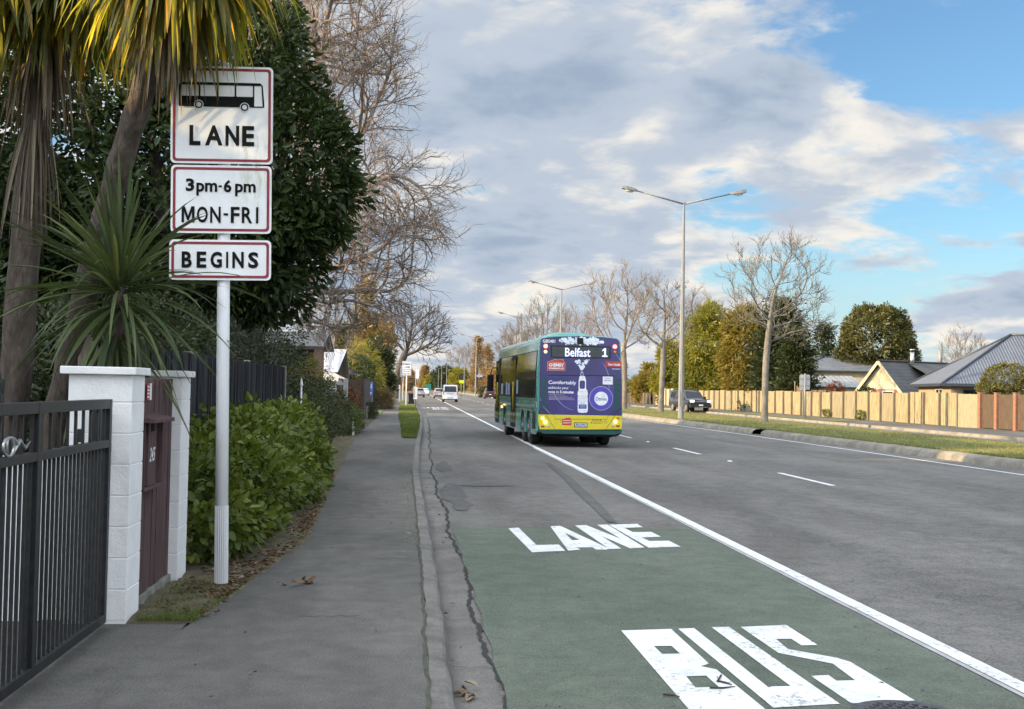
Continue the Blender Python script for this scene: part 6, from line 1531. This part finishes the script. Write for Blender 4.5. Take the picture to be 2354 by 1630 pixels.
M_brick = brickmat('orange brick', (.25, .095, .045), (.19, .07, .035), (.22, .18, .14))
M_brickc = brickmat('pale brick', (.36, .28, .19), (.30, .22, .15), (.32, .28, .23))
M_brickr = brickmat('red brick', (.28, .08, .05), (.22, .07, .045), (.28, .23, .2))
def ribmat(name, c1, c2, scale, rough=.4, metal=.2, tile=False):
    """roof sheet with ribs down the slope, or rows of tiles, in the roof's own UV"""
    m = bpy.data.materials.new(name); m.use_nodes = True
    g = NT(m.node_tree); b = g.n['Principled BSDF']; v = g.node('ShaderNodeUVMap').outputs[0]
    n = g.noise(v, .8, 5, .6); col = g.mix(g.ramp(n, .3, .7), c1, c2)
    s = g.node('ShaderNodeSeparateXYZ'); g.put(s.inputs[0], v)
    a = g.math('SINE', g.math('MULTIPLY', s.outputs[0], 6.283 * scale))
    h = a
    if tile:
        fr = g.math('FRACT', g.math('MULTIPLY', s.outputs[1], 2.9)); h = g.math('ADD', g.math('MULTIPLY', a, .25), g.math('MULTIPLY', fr, -1.6))
        dk = g.ramp(fr, .0, .16, .30, 1.0, smooth=False); sc_ = g.vmath('SCALE', col, None); g.put(sc_.node.inputs['Scale'], dk); col = sc_
    bn = g.node('ShaderNodeBump'); bn.inputs['Strength'].default_value = .8; bn.inputs['Distance'].default_value = .02
    g.put(bn.inputs['Height'], h); g.l.new(bn.outputs[0], b.inputs['Normal'])
    g.put(b.inputs['Base Color'], col); b.inputs['Roughness'].default_value = rough; b.inputs['Metallic'].default_value = metal
    return m
def roof_faces(name, faces, material, parent):
    """each face: corner list starting at the left end of its eave; UV = along the eave, up the slope"""
    me = bpy.data.meshes.new(name); V, F, U = [], [], []
    for f in faces:
        b = len(V); p = [Vector(q) for q in f]; e = (p[1] - p[0]).normalized(); nrm = e.cross(p[-1] - p[0]).normalized(); s = nrm.cross(e)
        V += [tuple(q) for q in p]; F.append(tuple(range(b, b + len(p)))); U += [((q - p[0]).dot(e), (q - p[0]).dot(s)) for q in p]
    me.from_pydata(V, [], F); uv = me.uv_layers.new(name='UVMap')
    for i, l in enumerate(me.loops): uv.data[i].uv = U[l.vertex_index]
    me.materials.append(material); o = link(name, me, parent)
    md = o.modifiers.new('thickness', 'SOLIDIFY'); md.thickness = .05; md.offset = -1
    return o
def window(parent, x0, x1, y, z0, z1, frame, ax='x', sgn=-1):
    """frame, pane and sill on a wall that faces -y (ax x) or -x (ax y)"""
    def B(mb, a0, a1, d0, d1, b0, b1):
        d0, d1 = sorted((y + sgn * d0, y + sgn * d1))
        mb.box(a0, a1, d0, d1, b0, b1) if ax == 'x' else mb.box(d0, d1, a0, a1, b0, b1)
    mb = MB(); w = .06
    B(mb, x0, x1, .005, .06, z0, z0 + w); B(mb, x0, x1, .005, .06, z1 - w, z1); B(mb, x0, x0 + w, .005, .06, z0 + w, z1 - w); B(mb, x1 - w, x1, .005, .06, z0 + w, z1 - w); B(mb, (x0 + x1) / 2 - w / 2, (x0 + x1) / 2 + w / 2, .005, .06, z0 + w, z1 - w)
    o = mb.build('window', frame, parent)
    mb = MB(); B(mb, x0 + w, x1 - w, .008, .02, z0 + w, z1 - w); mb.build('pane', M_cglass, o)
    mb = MB(); B(mb, x0 - .05, x1 + .05, .005, .12, z0 - .06, z0 - .002); mb.build('sill', frame, o)
# the long pale paling fence, brick pillared fence
def pale_fence(y0, y1, label, step=2.05, zt=1.75, m=M_pale, x=FENX, seed=1, post=True, w=.098, prot=.13, mp=M_palep):
    t = thing('paling_fence', label, 'fence', (x, (y0 + y1) / 2, .02)); yc = (y0 + y1) / 2
    r = random.Random(seed); y = y0; k = 0
    posts = []
    while y < y1 - .2:
        e = min(y + step * r.uniform(.9, 1.1), y1); mb = MB(); q = y; dz = r.uniform(-.05, .05)
        while q < e - .04:
            ww = w * r.uniform(.9, 1.08)
            if r.random() < .985: mb.box(r.uniform(0, .006), .02 + r.uniform(0, .008), q - yc + .004, min(q + ww, e) - yc - .008, .03, zt + dz + r.uniform(-.012, .012))
            q += ww
        mb.box(.0285, .075, y - yc, e - yc, .35, .43); mb.box(.0285, .075, y - yc, e - yc, 1.3, 1.38)
        mb.build('paling_panel', (M_pale_shade if m is M_pale and r.random() < .3 else m), t); posts.append(e); y = e; k += 1
    for p in [y0] + posts:
        mb = MB(); mb.box(-prot, -.002, p - yc - .05, p - yc + .05, -.1, zt + .01 + r.uniform(-.02, .02)); mb.build('post', mp, t, bev=.004)
    return t
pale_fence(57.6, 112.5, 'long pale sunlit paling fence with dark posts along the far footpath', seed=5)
pale_fence(119, 134, 'very pale short fence far off behind the forked bare median tree', seed=6, m=mat('cream palings', (.42, .37, .26), (.35, .30, .21), rough=.9, scale=3), zt=1.9)
pale_fence(136, 166, 'low red brown fence with pale posts behind the bus corner', seed=7, m=M_brownf, zt=1.3, mp=M_pale)
t = thing('fence_return', 'greyish green angled paling panel between the pale fence and the first brick pillar', 'fence', (28.2, 56.75, .02), R(18))
mb = MB(); r = random.Random(3)
for i in range(17): mb.box(-.012, .012 + r.uniform(0, .006), -.86 + i * .1, -.86 + i * .1 + .095, .0, 1.72 + r.uniform(-.01, .01))
mb.build('palings', mat('grey green palings', (.20, .20, .135), (.27, .25, .17), rough=.9, scale=4, stretch=(5, 5, .6)), t)  # greyer, greener tone than the long fence, varied by noise
def brick_fence():
    t = thing('brick_pillar_fence', 'brown paling fence with orange brick pillars below the cloud-clipped hedge', 'fence', (28.25, 54, .02))
    for y in (55.75, 54.1, 52.3, 50.5, 48.6):
        mb = MB(); mb.box(-.12, .12, y - 54.12, y - 53.88, -.1, 1.78); mb.build('pillar', M_brick, t, bev=.004)
        mb = MB(); mb.box(-.13, .13, y - 54.13, y - 53.87, 1.7805, 1.81); mb.build('pillar_cap', M_brick, t, bev=.004)
    r = random.Random(4)
    for a, b in ((54.26, 55.59), (52.46, 53.94), (50.66, 52.14), (48.76, 50.34)):
        mb = MB(); y = a + .01
        while y < b - .05: mb.box(0, .02 + r.uniform(0, .012), y - 54, y - 54 + .07, .06, 1.72 + r.uniform(-.02, .01)); y += .082
        mb.box(.033, .07, a - 54, b - 54, .3, .38); mb.box(.033, .07, a - 54, b - 54, 1.3, 1.38); mb.build('paling_panel', M_brownf, t)
brick_fence()
for i, (px, y) in enumerate(((1797, 86.5), (1814, 84.5), (1905, 79))):
    mb = MB(); mb.box(-.03, .03, -.03, .03, -.05, [2.55, 2.45, 2.35][i]); o = tag(mb.build('garden_post', M_pale, None, bev=.004), ['left pale timber post behind the fence by the dark conifer', 'right pale timber post behind the fence by the dark conifer', 'thin post behind the fence left of the red shrub'][i], 'post'); o.location = (FENX + 1.0, y, 0)
mb = MB(); mb.loft([[(FENX + 1.06, 86.3 - i * .58, 2.25 - .5 * math.sin(math.pi * min(i, 6) / 8)), (FENX + 1.06, 86.3 - i * .58, 1.2)] for i in range(12)], 0, True, False, False)
tag(mb.build('shade_net', mat('brown netting', (.13, .09, .065), rough=.95)), 'brown sagging shade net hung behind the pale fence by the dark conifer', 'netting')
# house A: blue grey hipped metal roof
M_roofb = ribmat('blue grey ribbed roof', (.105, .12, .15), (.135, .15, .175), 6.0, .45, .2); M_fasc = mat('dark fascia', (.035, .045, .06), rough=.4); M_white_t = mat('white trim', (.62, .61, .57), rough=.5)
def hip_house(name, label, loc, rz, Lx, Ly, ze, zr, d, roofm, wallm, ov=.55, wins=(), chim=None, trim=M_fasc):
    t = thing(name, label, 'house', loc, rz)
    mb = MB(); mb.box(ov, Lx - ov, ov, Ly - ov, -.2, ze - .02); mb.build('wall', wallm, t)
    a, b, c, e = (0, 0, ze), (Lx, 0, ze), (Lx, Ly, ze), (0, Ly, ze); r0, r1 = (d, Ly / 2, zr), (Lx - d, Ly / 2, zr)
    rf = roof_faces('roof', [[a, b, r1, r0], [b, c, r1], [c, e, r0, r1], [e, a, r0]], roofm, t)
    mb = MB()
    for p, q in ((a, r0), (e, r0), (b, r1), (c, r1), (r0, r1)): mb.tube([Vector(p) + Vector((0, 0, .03)), Vector(q) + Vector((0, 0, .03))], .075, 6)
    mb.build('ridge_cap', trim, rf)
    mb = MB(); mb.box(-.06, Lx + .06, -.10, -.012, ze - .16, ze - .0); mb.box(-.10, -.012, -.011, Ly, ze - .16, ze); mb.build('gutter', M_fasc, rf)
    mb = MB(); mb.box(.0, Lx, .0, Ly, ze - .14, ze - .06); mb.build('soffit', M_white_t, rf)
    for w in wins: window(t, *w)
    return t
hip_house('house', 'bungalow with blue grey hipped metal roof and pale brick walls at the frame edge', (29.2, 62.0, 0), R(-13.5), 15, 10.2, 2.33, 5.3, 4.9, M_roofb, M_brickc, wins=[(1.2, 2.3, .55, .8, 2.0, M_fasc), (4.2, 6.0, .55, .8, 2.05, M_fasc), (2.5, 4.4, .55, .8, 2.05, M_white_t, 'y')])
# house B: tiled gable
M_tile = ribmat('dark concrete roof tiles', (.055, .056, .058), (.085, .085, .083), 3.2, .75, 0, tile=True); M_cream = mat('cream weatherboard', (.46, .39, .26), (.41, .35, .23), rough=.7, scale=2)
def gable_house():
    t = thing('house', 'house with steep cream gable, dark tiled roof and two flue pipes behind the pale fence', 'house', (34.75, 84.0, 0), math.atan2(.5, .85))
    L, w, ze, zr, ov = 11.3, 1.70, 2.2, 4.12, .32      # local x runs back along the ridge, local y across the gable
    mb = MB(); mb.prism([(-w, -.2), (w, -.2), (w, ze), (0, zr - .1), (-w, ze)], .0, L, 'yz'); mb.build('gable_wall', M_cream, t)
    mb = MB(); mb.box(-.004, -.06, -w, w, -.2, 1.9) if False else mb.box(-.05, -.004, -w, w, -.2, 2.05); bw = mb.build('brick_base', M_brickr, t)
    k = (zr - ze) / w; e = w + .45; zE = ze - k * .45
    rf = roof_faces('roof', [[(-ov, -e, zE + .05), (L, -e, zE + .05), (L, 0, zr + .05), (-ov, 0, zr + .05)][::1], [(L, e, zE + .05), (-ov, e, zE + .05), (-ov, 0, zr + .05), (L, 0, zr + .05)]], M_tile, t)
    mb = MB()
    for s in (-1, 1): mb.bar((-ov - .03, s * e, zE - .02), (-ov - .03, 0, zr - .02), .05, .22)
    mb.build('bargeboard', M_cream, t)
    mb = MB(); mb.tube([(0 - ov, 0, zr + .08), (L, 0, zr + .08)], .09, 6); mb.build('ridge_cap', M_tile, rf)
    for y0, y1 in ((-1.2, -.2), (.75, 1.5)):
        mb = MB(); mb.box(-.09, -.051, y0, y1, .9, 1.95); o = mb.build('window', M_white_t, t); mb = MB(); mb.box(-.1, -.0905, y0 + .07, y1 - .07, .97, 1.88); mb.build('pane', M_cglass, o)
    mb = MB(); mb.cyl(3.3, -.35, zr - .4, zr + .85, .165, n=12); mb.cyl(3.3, -.35, zr + .951, zr + 1.05, .21, n=12); mb.build('flue', M_chrome, rf)
    mb = MB(); mb.cyl(7.8, .3, zr - .3, zr + 1.2, .17, n=12); mb.build('flue', M_galv, rf)
    # lower wing behind, same tiles
    mb = MB(); mb.box(2.0, L + 3, -4.6, -w - .003, -.2, 2.1); mb.build('wing_wall', M_brickr, t)
    roof_faces('wing_roof', [[(1.6, -5.1, 2.1), (L + 3.4, -5.1, 2.1), (L + 3.4, -.05, zr + .03), (3.2, -.05, zr + .03)]], M_tile, t)
gable_house()
M_roofg = ribmat('grey metal roof', (.13, .135, .14), (.17, .17, .17), 4, .6, .1); M_roofg2 = ribmat('pale ribbed roof', (.30, .31, .30), (.22, .23, .23), 2.2, .6, .1)
hip_house('house', 'far grey hipped roof house between the dark conifer and the cream gable', (42.0, 126, 0), R(-8), 13, 10, 4.3, 5.9, 4.5, M_roofg, M_cream)
def shed(name, label, loc, rz, L, Wd, z0, z1, roofm, wallm):
    t = thing(name, label, 'shed', loc, rz)
    mb = MB(); mb.prism([(0, -.2), (Wd, -.2), (Wd, z1 - .08), (0, z0 - .08)], 0, L, 'yz'); mb.build('wall', wallm, t)
    roof_faces('roof', [[(-.3, -.3, z0 - .02), (L + .3, -.3, z0 - .02), (L + .3, Wd + .2, z1 + .02), (-.3, Wd + .2, z1 + .02)]], roofm, t)
    return t
shed('garage', 'low building with pale ribbed lean-to roof left of the cream gable', (33.2, 98, 0), R(-8), 5.4, 5, 2.3, 3.3, M_roofg2, M_brickc)
# houses on the left
M_roofbr = ribmat('weathered steel roof', (.13, .13, .13), (.17, .165, .16), 3.2, .7, .1); M_brboard = mat('brown weatherboard', (.22, .12, .06), (.17, .095, .05), rough=.7, scale=2, stretch=(.5, .5, 9))
t = thing('house', 'brown weatherboard house with ribbed steel roof behind the garden shrubs on the left', 'house', (-12.3, 50, 0))
mb = MB(); mb.box(0, 7.9, .5, 6, -.2, 3.2); mb.build('wall', M_brboard, t)
roof_faces('roof', [[(-.4, 0, 3.22), (8.35, 0, 3.22), (8.35, 3.2, 3.98), (-.4, 3.2, 3.98)], [(8.35, 6.5, 3.22), (-.4, 6.5, 3.22), (-.4, 3.2, 3.98), (8.35, 3.2, 3.98)]], M_roofbr, t)
mb = MB(); mb.box(-.4, 8.36, -.10, -.01, 3.08, 3.22); mb.build('gutter', M_graybf, t)
window(t, 5.8, 7.4, .5, 2.2, 3.0, M_graybf)
t = thing('house', 'white steep-roofed house with dark red gable end beyond the lattice fence', 'house', (-12, 60, 0))
mb = MB(); mb.box(0, 7.6, .6, 5.4, -.2, 2.3); mb.build('wall', M_signw2, t)
roof_faces('roof', [[(-.2, 0, 2.25), (8.0, 0, 2.25), (8.3, 2.4, 3.5), (-.2, 2.4, 3.5)], [(8.3, 5.6, 2.0), (-.2, 5.6, 2.0), (-.2, 2.4, 3.5), (8.3, 2.4, 3.5)]], ribmat('white roof sheet', (.42, .43, .46), (.36, .37, .40), 2, .5, 0), t)
mb = MB(); mb.prism([(.3, -.2), (5.5, -.2), (5.5, 2.1), (2.4, 3.4), (.3, 2.35)], 7.63, 7.75, 'yz'); mb.build('gable_end', mat('dark red boards', (.10, .03, .03), rough=.7), t)
roof_faces('lean_to_roof', [[(4.0, -2.6, 1.75), (8.9, -2.6, 1.75), (7.8, -.08, 2.22), (4.0, -.08, 2.22)]], ribmat('pinkish lean-to roof', (.46, .40, .36), (.40, .35, .31), 2, .6, 0), t)
mb = MB(); mb.box(4.1, 7.7, -2.3, .58, -.2, 1.72); mb.build('lean_to_wall', M_cream, t)
hip_house('house', 'red roofed house glimpsed beyond the white steep-roofed house', (-13.5, 74, 0), 0, 9.6, 8, 2.4, 3.6, 3.6, ribmat('red roof', (.34, .10, .07), (.28, .08, .06), 3, .7, 0), M_brickr)
# lattice fence on the left
t = thing('lattice_fence', 'pale weathered lattice fence with zigzag top between hedge and brown fence', 'fence', (-3.6, 46, 0))
for x in (-.95, .86):
    mb = MB(); mb.box(x - .09, x + .09, -.06, .06, -.1, 1.84); mb.build('post', M_palegrey if False else M_alu, t, bev=.006)
mb = MB(); mb.box(-.86, .77, -.03, .03, 1.58, 1.68); mb.box(-.86, .77, -.03, .03, .3, .4); mb.build('rail', M_alu, t)
mb = MB()
for i in range(24):
    x = -1.9 + i * .16
    for s in (-1, 1):
        a = Vector((x, .004 * s, .4)); b = Vector((x + s * 1.18, .004 * s, 1.58)); lo, hi = -.86, .77
        d = b - a; ts = sorted(((lo - a.x) / d.x, (hi - a.x) / d.x)); t0, t1 = max(0, ts[0]), min(1, ts[1])
        if t1 - t0 > .03: mb.bar(a + d * t0, a + d * t1, .03, .007)
mb.build('lattice', M_alu, t)
mb = MB()
for i in range(8): mb.prism([(-.86 + i * .2, 1.6805), (-.86 + i * .2 + .2, 1.6805), (-.86 + i * .2 + .1, 1.80)], -.012, .012, 'xz')
mb.build('zigzag_trim', M_alu, t)
# brown paling corner fence and the dark fence after it
t = thing('paling_fence', 'brown paling fence turning a corner beside the footpath', 'fence', (-2.4, 54, 0))
r = random.Random(8); mb = MB(); x = -1.15
while x < -.04: mb.box(x, x + .092, -.0, .02 + r.uniform(0, .006), .03, 1.88 + r.uniform(-.01, .01)); x += .097
mb.build('front_palings', M_brownf, t)
mb = MB(); y = .03
while y < 8.5: mb.box(-.02 - r.uniform(0, .006), .0, y, y + .092, .03, 1.88 + r.uniform(-.01, .01)); y += .097
mb.build('side_palings', M_graybf, t)
mb = MB(); mb.box(-.03, .06, -.06, .026, -.1, 1.9); mb.build('post', M_graybf, t, bev=.004)
t = thing('paling_fence', 'dark fence set back beyond the blue board on the left', 'fence', (-2.75, 73, 0))
mb = MB(); y = 1.5
while y < 10.5: mb.box(-.02 - r.uniform(0, .006), .0, y, y + .14, .03, 1.80 + r.uniform(-.02, .02)); y += .146
mb.build('palings', M_blackf, t)
for y in (1.5, 6, 10.6):
    mb = MB(); mb.box(-.12, -.028, y - .05, y + .05, -.05, 1.86); mb.build('post', M_graybf, t)
lw = MB(); bumpy(lw, lambda y: -2.75, lambda y: PX(y) - .02, steps(57, 79, 1.2, 1.0), 3, .01, .03, 7); lw.build('lawn', M_grassg, kind='structure')
# unseen house and trees added outside the frame, shaped to shade the road
hip_house('house', 'unseen low house with grey roof added behind the gate to block sun', (-24, -14, 0), 0, 13, 25, 2.5, 4.35, 6, M_roofg, M_brickc)
SHL = ['first', 'second', 'third', 'fourth', 'fifth', 'sixth', 'seventh', 'eighth', 'ninth', 'tenth', 'eleventh', 'twelfth', 'thirteenth']
g0 = None; rs_ = random.Random(12)
for i in range(13):
    y = -7 + i * 5.0 + (1.5 if i == 7 else .6 if i == 8 else 0); h = 5.35 if 4 < y < 14 else 6.7 + rs_.uniform(-.5, .3)
    lab = SHL[i] + ' unseen tree from the near end of the row added on the left for shade'
    if g0 is None:
        g0 = plant('garden_tree', lab, 'tree', (-9.6, y, 0), [(0, 0, 1.7, 1.5, 2.75, 1.9), (0, 0, 3.3, 1.5, 2.7, 1.7)], M_dcon, 420, 40, .45, .5, .6, T_QUAD, 150, .35, group='unseen trees added on the left for shade', stems=0, trunk=[[((0, 0, -.1), .2), ((0, 0, 2), .14), ((.1, 0, 4), .06)]])
        g0.scale = (1, 1, h / 5.3)
    else: dup(g0, (-9.6 + rs_.uniform(-.5, .3), y, 0), math.pi * (i % 2), (1, 1, h / 5.3), lab)
plant('garden_hedge', 'dark low hedge inside the yard behind the driveway gate', 'hedge', (-6.2, 6.5, 0), [(0, -3.5, .8, .9, 2.0, .9), (0, 0, .85, .9, 2.0, .95), (.1, 3.2, .85, .9, 2.0, 1.0)], M_box, 420, 42, .25, .09, .5, T_QUAD, 160, .65, stems=4)
